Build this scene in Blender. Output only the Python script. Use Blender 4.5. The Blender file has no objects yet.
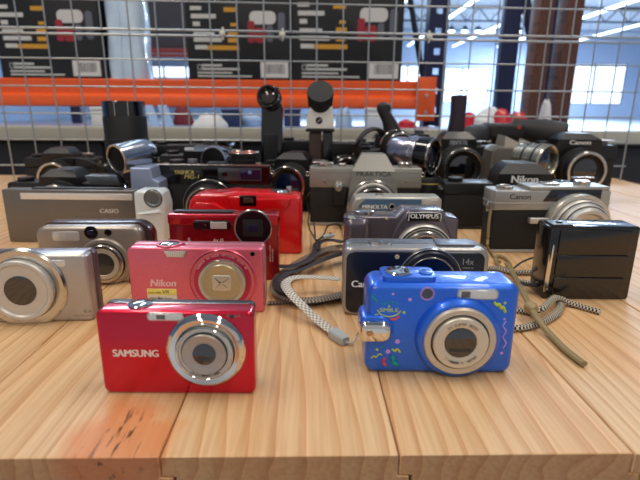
import bpy, bmesh, math, random
from mathutils import Vector, Matrix
random.seed(7)
PI = math.pi
sc = bpy.context.scene
C = sc.collection
TZ = 750.0            # table top height in mm; everything below is in mm with z = 0 at the table top
EYE = 149.3
F = 480.0
PITCH = math.atan(134.4/480)
ROLL = math.radians(.5)

# ------------------------------------------------------------------ camera
cam_d = bpy.data.cameras.new('camera'); cam = bpy.data.objects.new('camera', cam_d); C.objects.link(cam)
RM = Matrix.Rotation(PI/2-PITCH, 3, 'X') @ Matrix.Rotation(ROLL, 3, 'Z')
cam.matrix_world = Matrix.Translation((0, 0, (EYE+TZ)/1000)) @ RM.to_4x4()
cam_d.sensor_width = 36; cam_d.lens = 27
cam_d.clip_start = .02; cam_d.clip_end = 200
cam_d.dof.use_dof = True; cam_d.dof.focus_distance = .34; cam_d.dof.aperture_fstop = 11.5
sc.camera = cam
# ------------------------------------------------------------------ world, lights, exposure
sc.view_settings.view_transform = 'Standard'; sc.view_settings.look = 'None'
sc.view_settings.gamma = 1; sc.view_settings.use_curve_mapping = False
sc.view_settings.exposure = -0.13
w = bpy.data.worlds.new('daylight'); sc.world = w; w.use_nodes = True
bg = w.node_tree.nodes['Background']; bg.inputs[0].default_value = (.97, .97, 1, 1); bg.inputs[1].default_value = .42
def area(name, loc, size, energy, color, rot=(0, 0, 0)):
    d = bpy.data.lights.new(name, 'AREA'); d.shape = 'RECTANGLE'; d.size, d.size_y = size
    d.energy = energy; d.color = color
    o = bpy.data.objects.new(name, d); C.objects.link(o); o.location = loc; o.rotation_euler = rot
    return o
WARM = (1, .90, .78); COOL = (.62, .80, 1)
for i, (x, y, e, c) in enumerate([(-1.5, .5, 52, WARM), (1.3, .6, 52, WARM), (-1.5, -2.6, 52, WARM), (1.5, -2.6, 52, WARM),
                                 (-1.0, 3.6, 22, COOL), (2.6, 4.4, 30, COOL)]):
    area('ceiling_lamp', (x, y, 4.1), (.35, 2.2), e, c)
for x, y, e in [(5, 12, 1500), (-5, 12, 900), (12, 22, 3000), (0, 24, 2400), (14, 34, 3200)]:
    area('hall_lamp', (x, y, 5.6), (2, 6), e, COOL)
try:
    sc.cycles.use_denoising = True
    sc.cycles.sample_clamp_indirect = 4
    sc.cycles.max_bounces = 8
except Exception:
    pass

# ------------------------------------------------------------------ geometry of the photograph
def ray(u, v): return RM @ Vector(((u-320)/F, -(v-240)/F, -1))
def at(u, v, D):                                  # the point at forward distance D seen there
    d = ray(u, v); t = D/d.y; return Vector((d.x*t, D, EYE+d.z*t))
def on(u, v, z=0):                                # the point at height z seen there
    d = ray(u, v); t = (z-EYE)/d.z; return Vector((d.x*t, d.y*t, z))
def project(p):
    q = RM.transposed() @ (Vector(p)-Vector((0, 0, EYE))); return 320-F*q.x/q.z, 240+F*q.y/q.z
def PX(u): return Fr(u, Fr.vm)[0]
def PZ(v): return Fr(Fr.um, v)[1]
class Front:                                      # the front plane of a thing standing at X, D, turned by yaw
    def __init__(s, X, D, yaw=0, z=0): s.X, s.D, s.yaw, s.z = X, D, math.radians(yaw), z; s.um, s.vm = project((X, D, 40))
    def __call__(s, u, v, y=0):
        n = Vector((math.sin(s.yaw), -math.cos(s.yaw), 0)); r = Vector((math.cos(s.yaw), math.sin(s.yaw), 0))
        p0 = Vector((s.X, s.D, 0)) - n*y; o = Vector((0, 0, EYE)); d = ray(u, v)
        t = (p0-o).dot(n)/d.dot(n); p = o+d*t
        return (p-Vector((s.X, s.D, 0))).dot(r), p.z-s.z

# ------------------------------------------------------------------ materials
def lin(c):
    c = c/255; return c/12.92 if c <= .04045 else ((c+.055)/1.055)**2.4
_m = {}
def M(name, rgb=(128, 128, 128), rough=.5, metal=0, coat=0, bump=0, bscale=400, var=.08, emit=None, es=1, spec=None, trans=0, alpha=1):
    if name in _m: return _m[name]
    m = bpy.data.materials.new(name); m.use_nodes = True; nt = m.node_tree; N = nt.nodes; L = nt.links
    b = N['Principled BSDF']; col = tuple(lin(c) for c in rgb)
    b.inputs['Metallic'].default_value = metal; b.inputs['Roughness'].default_value = rough
    b.inputs['Coat Weight'].default_value = coat; b.inputs['Coat Roughness'].default_value = .06
    if spec is not None: b.inputs['Specular IOR Level'].default_value = spec
    if trans: b.inputs['Transmission Weight'].default_value = trans
    if alpha < 1: b.inputs['Alpha'].default_value = alpha
    tc = N.new('ShaderNodeTexCoord'); no = N.new('ShaderNodeTexNoise'); no.inputs['Scale'].default_value = bscale; no.inputs['Detail'].default_value = 3
    L.new(tc.outputs['Object'], no.inputs['Vector'])
    mx = N.new('ShaderNodeMix'); mx.data_type = 'RGBA'
    mx.inputs['A'].default_value = (*[c*(1-var) for c in col], 1); mx.inputs['B'].default_value = (*[min(1, c*(1+var)) for c in col], 1)
    L.new(no.outputs['Fac'], mx.inputs['Factor']); L.new(mx.outputs['Result'], b.inputs['Base Color'])
    if bump:
        bp = N.new('ShaderNodeBump'); bp.inputs['Strength'].default_value = bump; bp.inputs['Distance'].default_value = .0004
        L.new(no.outputs['Fac'], bp.inputs['Height']); L.new(bp.outputs['Normal'], b.inputs['Normal'])
    if emit:
        b.inputs['Emission Color'].default_value = (*[lin(c) for c in emit], 1); b.inputs['Emission Strength'].default_value = es
    _m[name] = m; return m

def wood_mat(name, base, dark, rx=1.0, knots=True):
    m = bpy.data.materials.new(name); m.use_nodes = True; nt = m.node_tree; N = nt.nodes; L = nt.links
    b = N['Principled BSDF']; b.inputs['Roughness'].default_value = .48
    tc = N.new('ShaderNodeTexCoord'); oi = N.new('ShaderNodeObjectInfo')
    sh = N.new('ShaderNodeVectorMath'); sh.operation = 'MULTIPLY_ADD'
    cr = N.new('ShaderNodeCombineXYZ')
    for k, mul in enumerate((37.0, 11.0, 5.0)):
        mm = N.new('ShaderNodeMath'); mm.operation = 'MULTIPLY'; mm.inputs[1].default_value = mul
        L.new(oi.outputs['Random'], mm.inputs[0]); L.new(mm.outputs[0], cr.inputs[k])
    sh.inputs[1].default_value = (1, 1, 1); L.new(tc.outputs['Object'], sh.inputs[0]); L.new(cr.outputs[0], sh.inputs[2])
    # warp so the rings wander along the board
    n1 = N.new('ShaderNodeTexNoise'); n1.inputs['Scale'].default_value = 1; n1.inputs['Detail'].default_value = 2
    mp = N.new('ShaderNodeMapping'); mp.inputs['Scale'].default_value = (14, 2.2, 14); L.new(sh.outputs[0], mp.inputs[0]); L.new(mp.outputs[0], n1.inputs['Vector'])
    wv = N.new('ShaderNodeTexWave'); wv.wave_type = 'BANDS'; wv.bands_direction = 'X'; wv.wave_profile = 'SAW'
    wv.inputs['Scale'].default_value = 27*rx; wv.inputs['Distortion'].default_value = 0
    ad = N.new('ShaderNodeVectorMath'); ad.operation = 'MULTIPLY_ADD'; ad.inputs[1].default_value = (.075, .0, .03)
    L.new(n1.outputs['Color'], ad.inputs[0]); L.new(sh.outputs[0], ad.inputs[2]); L.new(ad.outputs[0], wv.inputs['Vector'])
    n2 = N.new('ShaderNodeTexNoise'); n2.inputs['Scale'].default_value = 1; n2.inputs['Detail'].default_value = 5
    mp2 = N.new('ShaderNodeMapping'); mp2.inputs['Scale'].default_value = (420, 14, 420); L.new(sh.outputs[0], mp2.inputs[0]); L.new(mp2.outputs[0], n2.inputs['Vector'])
    n3 = N.new('ShaderNodeTexNoise'); n3.inputs['Scale'].default_value = 1; n3.inputs['Detail'].default_value = 2
    mp3 = N.new('ShaderNodeMapping'); mp3.inputs['Scale'].default_value = (16, 5, 16); L.new(sh.outputs[0], mp3.inputs[0]); L.new(mp3.outputs[0], n3.inputs['Vector'])
    rp = N.new('ShaderNodeValToRGB'); e = rp.color_ramp.elements
    e[0].position = 0; e[0].color = (*[lin(c) for c in base], 1)
    e[1].position = 1; e[1].color = (*[lin(c) for c in dark], 1)
    e2 = rp.color_ramp.elements.new(.6); e2.color = (*[lin(c*.97) for c in base], 1)
    L.new(wv.outputs['Fac'], rp.inputs[0])
    m1 = N.new('ShaderNodeMix'); m1.data_type = 'RGBA'; m1.blend_type = 'MULTIPLY'; m1.inputs['Factor'].default_value = .5
    r2 = N.new('ShaderNodeValToRGB'); r2.color_ramp.elements[0].position = .35; r2.color_ramp.elements[0].color = (.72, .60, .48, 1); r2.color_ramp.elements[1].position = .62; r2.color_ramp.elements[1].color = (1, 1, 1, 1)
    L.new(n2.outputs['Fac'], r2.inputs[0]); L.new(rp.outputs[0], m1.inputs['A']); L.new(r2.outputs[0], m1.inputs['B'])
    m2 = N.new('ShaderNodeMix'); m2.data_type = 'RGBA'; m2.blend_type = 'MULTIPLY'; m2.inputs['Factor'].default_value = .55
    r3 = N.new('ShaderNodeValToRGB'); r3.color_ramp.elements[0].position = .32; r3.color_ramp.elements[0].color = (1, .80, .62, 1); r3.color_ramp.elements[1].position = .6; r3.color_ramp.elements[1].color = (1, 1, 1, 1)
    L.new(n3.outputs['Fac'], r3.inputs[0]); L.new(m1.outputs['Result'], m2.inputs['A']); L.new(r3.outputs[0], m2.inputs['B'])
    out = m2.outputs['Result']
    if knots:      # the orange resin stain near the front of one board
        mk = N.new('ShaderNodeMapping'); mk.vector_type = 'POINT'; L.new(tc.outputs['Object'], mk.inputs[0])
        mk.name = 'stain_place'
        g = N.new('ShaderNodeVectorMath'); g.operation = 'LENGTH'; 
        wn = N.new('ShaderNodeTexNoise'); wn.inputs['Scale'].default_value = 55; L.new(tc.outputs['Object'], wn.inputs['Vector'])
        a2 = N.new('ShaderNodeVectorMath'); a2.operation = 'MULTIPLY_ADD'; a2.inputs[1].default_value = (.9, .9, 0); L.new(wn.outputs['Color'], a2.inputs[0]); L.new(mk.outputs[0], a2.inputs[2])
        L.new(a2.outputs[0], g.inputs[0])
        rr_ = N.new('ShaderNodeValToRGB'); rr_.color_ramp.elements[0].position = .55; rr_.color_ramp.elements[0].color = (1, 1, 1, 1); rr_.color_ramp.elements[1].position = 1.0; rr_.color_ramp.elements[1].color = (0, 0, 0, 1)
        L.new(g.outputs['Value'], rr_.inputs[0])
        mf = N.new('ShaderNodeMath'); mf.operation = 'MULTIPLY'; mf.inputs[1].default_value = .75; L.new(rr_.outputs[0], mf.inputs[0])
        m3 = N.new('ShaderNodeMix'); m3.data_type = 'RGBA'; m3.inputs['B'].default_value = (lin(214), lin(132), lin(78), 1)
        L.new(mf.outputs[0], m3.inputs['Factor']); L.new(out, m3.inputs['A']); out = m3.outputs['Result']
        # scratches and dark flecks in the middle of the stain
        n5 = N.new('ShaderNodeTexNoise'); n5.inputs['Scale'].default_value = 1; mp5 = N.new('ShaderNodeMapping'); mp5.inputs['Scale'].default_value = (330, 60, 300); L.new(tc.outputs['Object'], mp5.inputs[0]); L.new(mp5.outputs[0], n5.inputs['Vector'])
        r5 = N.new('ShaderNodeValToRGB'); r5.color_ramp.elements[0].position = .58; r5.color_ramp.elements[0].color = (0, 0, 0, 1); r5.color_ramp.elements[1].position = .66; r5.color_ramp.elements[1].color = (1, 1, 1, 1); L.new(n5.outputs['Fac'], r5.inputs[0])
        rc = N.new('ShaderNodeValToRGB'); rc.color_ramp.elements[0].position = .3; rc.color_ramp.elements[0].color = (1, 1, 1, 1); rc.color_ramp.elements[1].position = .75; rc.color_ramp.elements[1].color = (0, 0, 0, 1); L.new(g.outputs['Value'], rc.inputs[0])
        mm5 = N.new('ShaderNodeMath'); mm5.operation = 'MULTIPLY'; L.new(r5.outputs[0], mm5.inputs[0]); L.new(rc.outputs[0], mm5.inputs[1])
        m4 = N.new('ShaderNodeMix'); m4.data_type = 'RGBA'; m4.inputs['B'].default_value = (lin(110), lin(70), lin(45), 1); L.new(mm5.outputs[0], m4.inputs['Factor']); L.new(out, m4.inputs['A']); out = m4.outputs['Result']
    # sawn ends: darker, open end grain, with the front edge's shade painted in too
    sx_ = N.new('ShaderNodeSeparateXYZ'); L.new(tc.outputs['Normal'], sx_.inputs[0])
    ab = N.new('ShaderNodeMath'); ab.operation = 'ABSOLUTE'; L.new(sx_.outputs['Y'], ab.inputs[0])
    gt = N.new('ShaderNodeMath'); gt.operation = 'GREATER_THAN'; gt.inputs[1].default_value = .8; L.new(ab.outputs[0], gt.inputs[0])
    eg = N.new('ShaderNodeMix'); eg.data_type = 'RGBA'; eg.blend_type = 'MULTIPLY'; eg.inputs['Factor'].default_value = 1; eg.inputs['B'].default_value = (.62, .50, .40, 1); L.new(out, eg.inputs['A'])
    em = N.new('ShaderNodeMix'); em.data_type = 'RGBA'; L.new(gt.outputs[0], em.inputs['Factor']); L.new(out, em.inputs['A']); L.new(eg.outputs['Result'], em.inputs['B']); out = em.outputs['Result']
    L.new(out, b.inputs['Base Color'])
    bp = N.new('ShaderNodeBump'); bp.inputs['Strength'].default_value = .25; bp.inputs['Distance'].default_value = .0005
    L.new(n2.outputs['Fac'], bp.inputs['Height']); L.new(bp.outputs['Normal'], b.inputs['Normal'])
    return m

def cord_mat(name, a, b_, su, sv, rough=.7):      # woven cord: checks along the length (UV in mm, turns)
    m = bpy.data.materials.new(name); m.use_nodes = True; nt = m.node_tree; N = nt.nodes; L = nt.links
    b = N['Principled BSDF']; b.inputs['Roughness'].default_value = rough
    tc = N.new('ShaderNodeUVMap'); mp = N.new('ShaderNodeMapping'); mp.inputs['Scale'].default_value = (su, sv, 1)
    ck = N.new('ShaderNodeTexChecker'); ck.inputs['Scale'].default_value = 1
    ck.inputs['Color1'].default_value = (*[lin(c) for c in a], 1); ck.inputs['Color2'].default_value = (*[lin(c) for c in b_], 1)
    L.new(tc.outputs[0], mp.inputs[0]); L.new(mp.outputs[0], ck.inputs['Vector']); L.new(ck.outputs['Color'], b.inputs['Base Color'])
    bp = N.new('ShaderNodeBump'); bp.inputs['Strength'].default_value = .5; bp.inputs['Distance'].default_value = .0003
    L.new(ck.outputs['Fac'], bp.inputs['Height']); L.new(bp.outputs['Normal'], b.inputs['Normal'])
    return m

chrome = M('chrome', (225, 222, 215), .07, 1, var=.03)
chrome2 = M('soft_chrome', (205, 200, 192), .2, 1, var=.05)
satin = M('satin_silver', (208, 205, 198), .42, .6, var=.04, bscale=900)
champagne = M('champagne_metal', (214, 206, 190), .42, .6, var=.04)
blk = M('black_plastic', (15, 15, 17), .42, 0, coat=.1, bscale=900)
blkmat = M('matte_black', (15, 15, 17), .55, bump=.1, bscale=1500)
blkgloss = M('gloss_black', (8, 8, 10), .12, coat=.6)
leather = M('black_leatherette', (20, 19, 20), .62, bump=.9, bscale=1500, var=.25)
glass = M('lens_glass', (10, 12, 20), .04, 0, coat=1, spec=.8)
glassb = M('blue_coated_glass', (22, 34, 70), .05, .3, coat=1)
darkm = M('dark_grey_plastic', (48, 44, 46), .42, .2)
whitep = M('white_print', (235, 235, 232), .5)
greyprint = M('grey_print', (120, 112, 100), .6)
flashg = M('flash_glass', (214, 212, 206), .18, .35, coat=.8, bump=.3, bscale=700, var=.15)
gold = M('gold_print', (222, 200, 120), .4, .3)

# ------------------------------------------------------------------ mesh builder
def cr_path(pts, n=8, closed=False):
    P = [Vector(p) for p in pts]; out = []
    if closed: P = [P[-1]]+P+[P[0], P[1]]
    else: P = [P[0]*2-P[1]]+P+[P[-1]*2-P[-2]]
    for i in range(1, len(P)-2):
        a, b, c, d = P[i-1:i+3]
        for k in range(n):
            t = k/n
            out.append(.5*((2*b)+(c-a)*t+(2*a-5*b+4*c-d)*t*t+(3*b-a-3*c+d)*t**3))
    if not closed: out.append(P[-2])
    return out
def rr(x0, x1, z0, z1, r, n=5):
    if not hasattr(r, '__len__'): r = (r,)*4       # bottom-right, top-right, top-left, bottom-left
    o = []
    for (cx, cz, a0, q) in ((x1-r[0], z0+r[0], -90, r[0]), (x1-r[1], z1-r[1], 0, r[1]), (x0+r[2], z1-r[2], 90, r[2]), (x0+r[3], z0+r[3], 180, r[3])):
        if q < 1e-4: o.append((cx, cz)); continue
        for k in range(n+1):
            a = math.radians(a0+90*k/n); o.append((cx+q*math.cos(a), cz+q*math.sin(a)))
    return o
def circ(cx, cz, r, n=40, rz=None):
    rz = rz or r
    return [(cx+r*math.cos(2*PI*k/n), cz+rz*math.sin(2*PI*k/n)) for k in range(n)]
def inset(pts, d):
    n = len(pts); out = []
    cx = sum(p[0] for p in pts)/n; cz = sum(p[1] for p in pts)/n
    A = sum(pts[i][0]*pts[(i+1) % n][1]-pts[(i+1) % n][0]*pts[i][1] for i in range(n))
    sg = 1 if A > 0 else -1
    for i in range(n):
        p, a, b = Vector(pts[i]), Vector(pts[i-1]), Vector(pts[(i+1) % n])
        e1 = p-a; e2 = b-p
        if e1.length < 1e-6: e1 = e2
        if e2.length < 1e-6: e2 = e1
        n1 = Vector((-e1.y, e1.x)).normalized()*sg; n2 = Vector((-e2.y, e2.x)).normalized()*sg
        m = n1+n2
        if m.length < 1e-4: m = n1
        m.normalize(); k = max(.35, m.dot(n1)); q = p+m*d/k
        out.append((q.x, q.y))
    return out
class MB:
    def __init__(s, X=None): s.bm = bmesh.new(); s.uv = s.bm.loops.layers.uv.new('UVMap'); s.X = X
    def v(s, p):
        p = Vector(p)
        if s.X: p = s.X @ p
        return s.bm.verts.new(p)
    def loft(s, rings, cap=(True, True), closed=False):
        R = [[s.v(p) for p in r] for r in rings]; n = len(R[0])
        m = len(R) if closed else len(R)-1
        for i in range(m):
            a, b = R[i], R[(i+1) % len(R)]
            for k in range(n):
                try: s.bm.faces.new((a[k], a[(k+1) % n], b[(k+1) % n], b[k]))
                except ValueError: pass
        if not closed:
            if cap[0]: s.bm.faces.new(list(reversed(R[0])))
            if cap[1]: s.bm.faces.new(R[-1])
        return s
    def slab(s, pts, y0, y1, b=0, n=3, bb=None):       # outline in x,z pushed along y with rounded rims
        bb = b if bb is None else bb
        rings = []
        if b > 0:
            rings = [[(x, y0+b*(1-math.cos(PI/2*k/n)), z) for x, z in inset(pts, b*(1-math.sin(PI/2*k/n)))] for k in range(n)]
        rings.append([(x, y0+b, z) for x, z in pts]); 
        if y1-bb > y0+b+1e-6: rings.append([(x, y1-bb, z) for x, z in pts])
        if bb > 0:
            rings += [[(x, y1-bb*(1-math.sin(PI/2*k/n)), z) for x, z in inset(pts, bb*(1-math.cos(PI/2*k/n)))] for k in range(1, n+1)]
        return s.loft(rings)
    def slabz(s, pts, z0, z1, b=0, n=3, bb=None):      # outline in x,y pushed up along z
        o = s.X; T = Matrix(((1, 0, 0, 0), (0, 0, 1, 0), (0, 1, 0, 0), (0, 0, 0, 1)))
        s.X = (o @ T) if o else T
        s.slab(pts, z0, z1, b, n, bb); s.X = o; return s
    def box(s, x0, x1, y0, y1, z0, z1, b=.4):
        b = min(b, (x1-x0)*.45, (y1-y0)*.45, (z1-z0)*.45)
        return s.slab(rr(x0, x1, z0, z1, b, 3) if b > 0 else rr(x0, x1, z0, z1, 0), y0, y1, b)
    def lathe(s, prof, c=(0, 0, 0), ax=(0, -1, 0), n=48, closed=False):   # prof (radius, distance along ax)
        ax = Vector(ax).normalized(); q = ax.to_track_quat('Z', 'Y'); c = Vector(c)
        rings = []
        for r, d in prof:
            rings.append([c+q @ Vector((max(r, .001)*math.cos(2*PI*k/n), max(r, .001)*math.sin(2*PI*k/n), d)) for k in range(n)])
        return s.loft(rings, closed=closed)
    def ring(s, ro, ri, d0, d1, c=(0, 0, 0), ax=(0, -1, 0), n=48, b=.3):
        b = min(b, (ro-ri)*.4, abs(d1-d0)*.4)
        return s.lathe([(ri, d0), (ro, d0), (ro, d1-b), (ro-b, d1), (ri+b, d1), (ri, d1-b)], c, ax, n, closed=True)
    def tube(s, pts, r, n=8, smooth=6, flat=1.0, closed=False):
        P = cr_path(pts, smooth, closed) if smooth > 1 else [Vector(p) for p in pts]
        rings = []; L = 0; Ls = []
        for i, p in enumerate(P):
            a = P[max(0, i-1)] if not closed else P[i-1]; b = P[min(len(P)-1, i+1)] if not closed else P[(i+1) % len(P)]
            t = (b-a).normalized()
            up = Vector((0, 0, 1)) if abs(t.z) < .95 else Vector((0, 1, 0))
            sd = t.cross(up).normalized(); u2 = sd.cross(t)
            rings.append([p+(sd*math.cos(2*PI*k/n)*r+u2*math.sin(2*PI*k/n)*r*flat) for k in range(n)])
            if i: L += (P[i]-P[i-1]).length
            Ls.append(L)
        f0 = len(s.bm.faces); R = [[s.v(p) for p in q] for q in rings]
        m = len(R) if closed else len(R)-1
        for i in range(m):
            a, b = R[i], R[(i+1) % len(R)]
            for k in range(n):
                f = s.bm.faces.new((a[k], a[(k+1) % n], b[(k+1) % n], b[k]))
                l1 = Ls[i+1] if i+1 < len(Ls) else Ls[i]+1
                for lp, uvv in zip(f.loops, ((Ls[i], k/n), (Ls[i], (k+1)/n), (l1, (k+1)/n), (l1, k/n))): lp[s.uv].uv = uvv
        if not closed:
            s.bm.faces.new(list(reversed(R[0]))); s.bm.faces.new(R[-1])
        return s
    def build(s, name, mat, parent=None, label=None, angle=32):
        bm = s.bm
        bmesh.ops.recalc_face_normals(bm, faces=bm.faces)
        for v in bm.verts: v.co *= .001
        me = bpy.data.meshes.new(name); bm.to_mesh(me); bm.free()
        for p in me.polygons: p.use_smooth = True
        me.set_sharp_from_angle(angle=math.radians(angle))
        if mat: me.materials.append(mat)
        o = bpy.data.objects.new(name, me); C.objects.link(o)
        if parent: o.parent = parent
        if label: o['label'] = label
        return o
def tag(o, label=None, cat=None, group=None, kind=None):
    if label: o['label'] = label
    if cat: o['category'] = cat
    if group: o['group'] = group
    if kind: o['kind'] = kind
    return o
def W(x, y, z): return Vector((x, y, z+TZ))/1000
def thing(name, label, cat, X=0, Y=0, z=0, yaw=0, group=None):
    o = bpy.data.objects.new(name, None); C.objects.link(o); o.location = W(X, Y, z); o.rotation_euler.z = math.radians(yaw)
    o.empty_display_size = .02
    return tag(o, label, cat, group)
def text_mesh(s, bold=0, shear=0):
    cu = bpy.data.curves.new('t', 'FONT'); cu.body = s; cu.size = 1; cu.offset = bold; cu.shear = shear; cu.extrude = .0; cu.resolution_u = 3
    o = bpy.data.objects.new('t', cu); C.objects.link(o); bpy.context.view_layer.update()
    me = bpy.data.meshes.new_from_object(o); bpy.data.objects.remove(o); bpy.data.curves.remove(cu)
    return me
def add_text(mb, s, x, z, h, w=None, y=-.12, bold=.012, shear=0, centre=False, rot=0, t=.1):
    if bold > .012:
        for q in (-1, 0, 1): add_text(mb, s, x+q*bold*h*.9*math.cos(rot), z+q*bold*h*.9*math.sin(rot), h, w, y-.01*q, 0, shear, centre, rot, t)
        return
    me = text_mesh(s, 0, shear)
    xs = [v.co.x for v in me.vertices]; ys = [v.co.y for v in me.vertices]
    if not xs: return
    x0, x1 = min(xs), max(xs); y0, y1 = min(ys), max(ys)
    sy = h/(y1-y0) if s.upper() == s or True else h
    sx = (w/(x1-x0)) if w else sy
    cx = (x1-x0)*sx/2 if centre else 0; cr, sr = math.cos(rot), math.sin(rot)
    vs = []
    for v in me.vertices:
        a = (v.co.x-x0)*sx-cx; b = (v.co.y-y0)*sy-(h/2 if centre else 0)
        vs.append(mb.v((x+a*cr-b*sr, y, z+a*sr+b*cr)))
    fs = []
    for p in me.polygons:
        try: fs.append(mb.bm.faces.new([vs[i] for i in p.vertices]))
        except ValueError: pass
    r = bmesh.ops.extrude_face_region(mb.bm, geom=fs)
    d = (mb.X.to_3x3() @ Vector((0, t, 0))) if mb.X else Vector((0, t, 0))
    bmesh.ops.translate(mb.bm, verts=[g for g in r['geom'] if isinstance(g, bmesh.types.BMVert)], vec=d)
    bpy.data.meshes.remove(me)
def lettering(parent, s, x, z, h, w=None, mat=None, name='lettering', **k):
    mb = MB(); add_text(mb, s, x, z, h, w, **k); return mb.build(name, mat or whitep, parent)
def arc_text(mb, s, cx, cz, r, a0, a1, h, y, flip=False, bold=.01):
    n = len(s)
    for i, ch in enumerate(s):
        if ch == ' ': continue
        a = math.radians(a0+(a1-a0)*(i+.5)/n)
        rot = a-PI/2 if not flip else a+PI/2
        add_text(mb, ch, cx+r*math.cos(a), cz+r*math.sin(a), h, None, y=y, rot=rot, centre=True, bold=bold)
def part(parent, name, mat, fn, label=None, X=None):
    mb = MB(X); fn(mb); return mb.build(name, mat, parent, label)

# ================================================================== the hall
concrete = M('concrete_floor', (186, 190, 198), .55, bscale=3, var=.15, bump=.1)
hallwall = M('painted_hall_wall', (168, 182, 205), .7, bscale=2, var=.05)
ceilm = M('metal_deck_ceiling', (164, 168, 174), .6, bscale=2, var=.08)
navy = M('navy_painted_steel', (30, 36, 72), .4, .3, bscale=60)
trussm = M('dark_truss_steel', (40, 48, 66), .5, .3)
lampw = M('lit_lamp', (255, 255, 255), .4, emit=(225, 242, 255), es=3.2)
winm = M('daylight_window', (240, 248, 255), .3, emit=(226, 240, 255), es=1.7)
def hall(name, x0, x1, y0, y1, z0, z1, mat, b=0):
    mb = MB(); mb.box(x0*1000, x1*1000, y0*1000, y1*1000, z0*1000-TZ, z1*1000-TZ, b)
    o = mb.build(name, mat); o.location.z = TZ/1000; return tag(o, kind='structure')
hall('floor', -16, 26, -8, 40.4, -.2, 0, concrete)
hall('ceiling', -16, 26, -5, 40.4, 6.1, 6.3, ceilm)
hall('wall_left', -16.2, -16, -8, 40.4, 0, 6.1, hallwall)
hall('wall_right', 26, 26.2, -8, 40.4, 0, 6.1, hallwall)
WD = 40.0
wins = []
for (u0, u1, v0, v1) in [(443, 490, 68, 102.5), (398, 422, 65.5, 82), (147, 189, 66, 78), (570, 628, 64, 104), (40, 74, 66, 78)]:
    a = at(u0, v1, WD*1000); b = at(u1, v0, WD*1000); wins.append((a.x/1000, b.x/1000, (a.z+TZ)/1000, (b.z+TZ)/1000))
# back wall pierced by the windows
mb = MB(); wins.sort(); xs = [-16]+[q for w_ in wins for q in w_[:2]]+[26]
for i in range(len(xs)-1):
    if i % 2 == 0: mb.box(xs[i]*1000, xs[i+1]*1000, WD*1000, WD*1000+300, 0, 6100, 0)
    else:
        w_ = wins[i//2]; mb.box(xs[i]*1000, xs[i+1]*1000, WD*1000, WD*1000+300, 0, w_[2]*1000, 0); mb.box(xs[i]*1000, xs[i+1]*1000, WD*1000, WD*1000+300, w_[3]*1000, 6100, 0)
tag(mb.build('wall_back', hallwall), kind='structure')
for i, (x0, x1, z0, z1) in enumerate(wins):
    mb = MB(); mb.box(x0*1000, x1*1000, WD*1000+120, WD*1000+140, z0*1000, z1*1000, 0)
    wn = tag(mb.build('window_%d' % (i+1), winm), kind='structure')
    fm = MB(); t = 60
    for a in ((x0*1000, x0*1000+t), (x1*1000-t, x1*1000)): fm.box(*a, WD*1000+20, WD*1000+110, z0*1000, z1*1000, 0)
    fm.box(x0*1000, x1*1000, WD*1000+20, WD*1000+110, z0*1000, z0*1000+t, 0); fm.box(x0*1000, x1*1000, WD*1000+20, WD*1000+110, z1*1000-t, z1*1000, 0)
    mx = x0*1000+(x1-x0)*1000*.4
    fm.box(mx-55, mx+55, WD*1000+20, WD*1000+110, z0*1000, z1*1000, 0)
    fr = fm.build('window_frame', navy); fr.parent = wn
# roof trusses: one object each, with bays of zigzag web
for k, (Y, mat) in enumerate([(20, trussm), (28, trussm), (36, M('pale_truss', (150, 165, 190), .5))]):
    mb = MB(); mb.box(-15900, 25900, Y*1000-60, Y*1000+60, 5960, 6060, 0); mb.box(-15900, 25900, Y*1000-60, Y*1000+60, 5300, 5380, 0)
    x = -15800; j = 0
    while x < 25700:
        z = (5340, 6000) if j % 2 == 0 else (6000, 5340)
        mb.tube([(x, Y*1000, z[0]), (x+620, Y*1000, z[1])], 28, 6, 1); x += 620; j += 1
    tag(mb.build('trim_%d' % (k+1), mat), kind='structure')
# strip lights hung along the hall and round high-bay lamps
for i, (x, lab) in enumerate([(3.4, 'nearest the middle of the hall'), (6.2, 'second from the middle'), (9.42, 'third from the middle'), (12.6, 'fourth from the middle'), (16.5, 'closest to the right wall')]):
    t = thing('strip_light', 'long lit ceiling strip light, '+lab, 'ceiling light', x*1000, 24000, 5050-TZ, 0, 'strip lights under the hall roof')
    mb = MB(); mb.box(-70, 70, -13000, 13000, 0, 60, 0); mb.build('diffuser', lampw, t)
    mb = MB(); mb.box(-90, 90, -13000, 13000, 60, 110, 0)
    for q in range(-12, 13, 4): mb.tube([(0, q*1000, 100), (0, q*1000, 1048)], 8, 6, 1)
    mb.build('housing', trussm, t)
for i in range(6):
    x = at(452+i*13.5, 22, 30000).x
    t = thing('high_bay_lamp', 'round lit high-bay lamp under the roof, number %s of the row from the left' % ['one', 'two', 'three', 'four', 'five', 'six'][i], 'ceiling light', x, 30000, 5050-TZ, 0, 'high-bay lamps in a row')
    t['label'] = ['leftmost', 'second from left', 'third from left', 'third from right', 'second from right', 'rightmost'][i]+' round lit high-bay lamp in the row under the roof'
    part(t, 'diffuser', lampw, lambda m: m.lathe([(0, 0), (150, 0), (190, 40), (200, 90), (0, 90)], ax=(0, 0, 1), n=24))
    part(t, 'reflector', trussm, lambda m: m.lathe([(0, 92), (230, 92), (120, 300), (40, 340), (12, 360), (12, 1048), (0, 1048)], ax=(0, 0, 1), n=24))
# lit exit sign on the back wall
p = at(531, 61, 39900)
t = thing('exit_sign', 'small green lit exit sign high on the back wall', 'sign', p.x, 39850, p.z, 0)
part(t, 'sign_box', trussm, lambda m: m.box(-170, 170, 20, 140, -330, 330, 8))
part(t, 'sign_face', M('green_sign_light', (20, 170, 90), .4, emit=(40, 220, 130), es=1.6), lambda m: m.box(-150, 150, 0, 20, -310, 310, 4))

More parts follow.
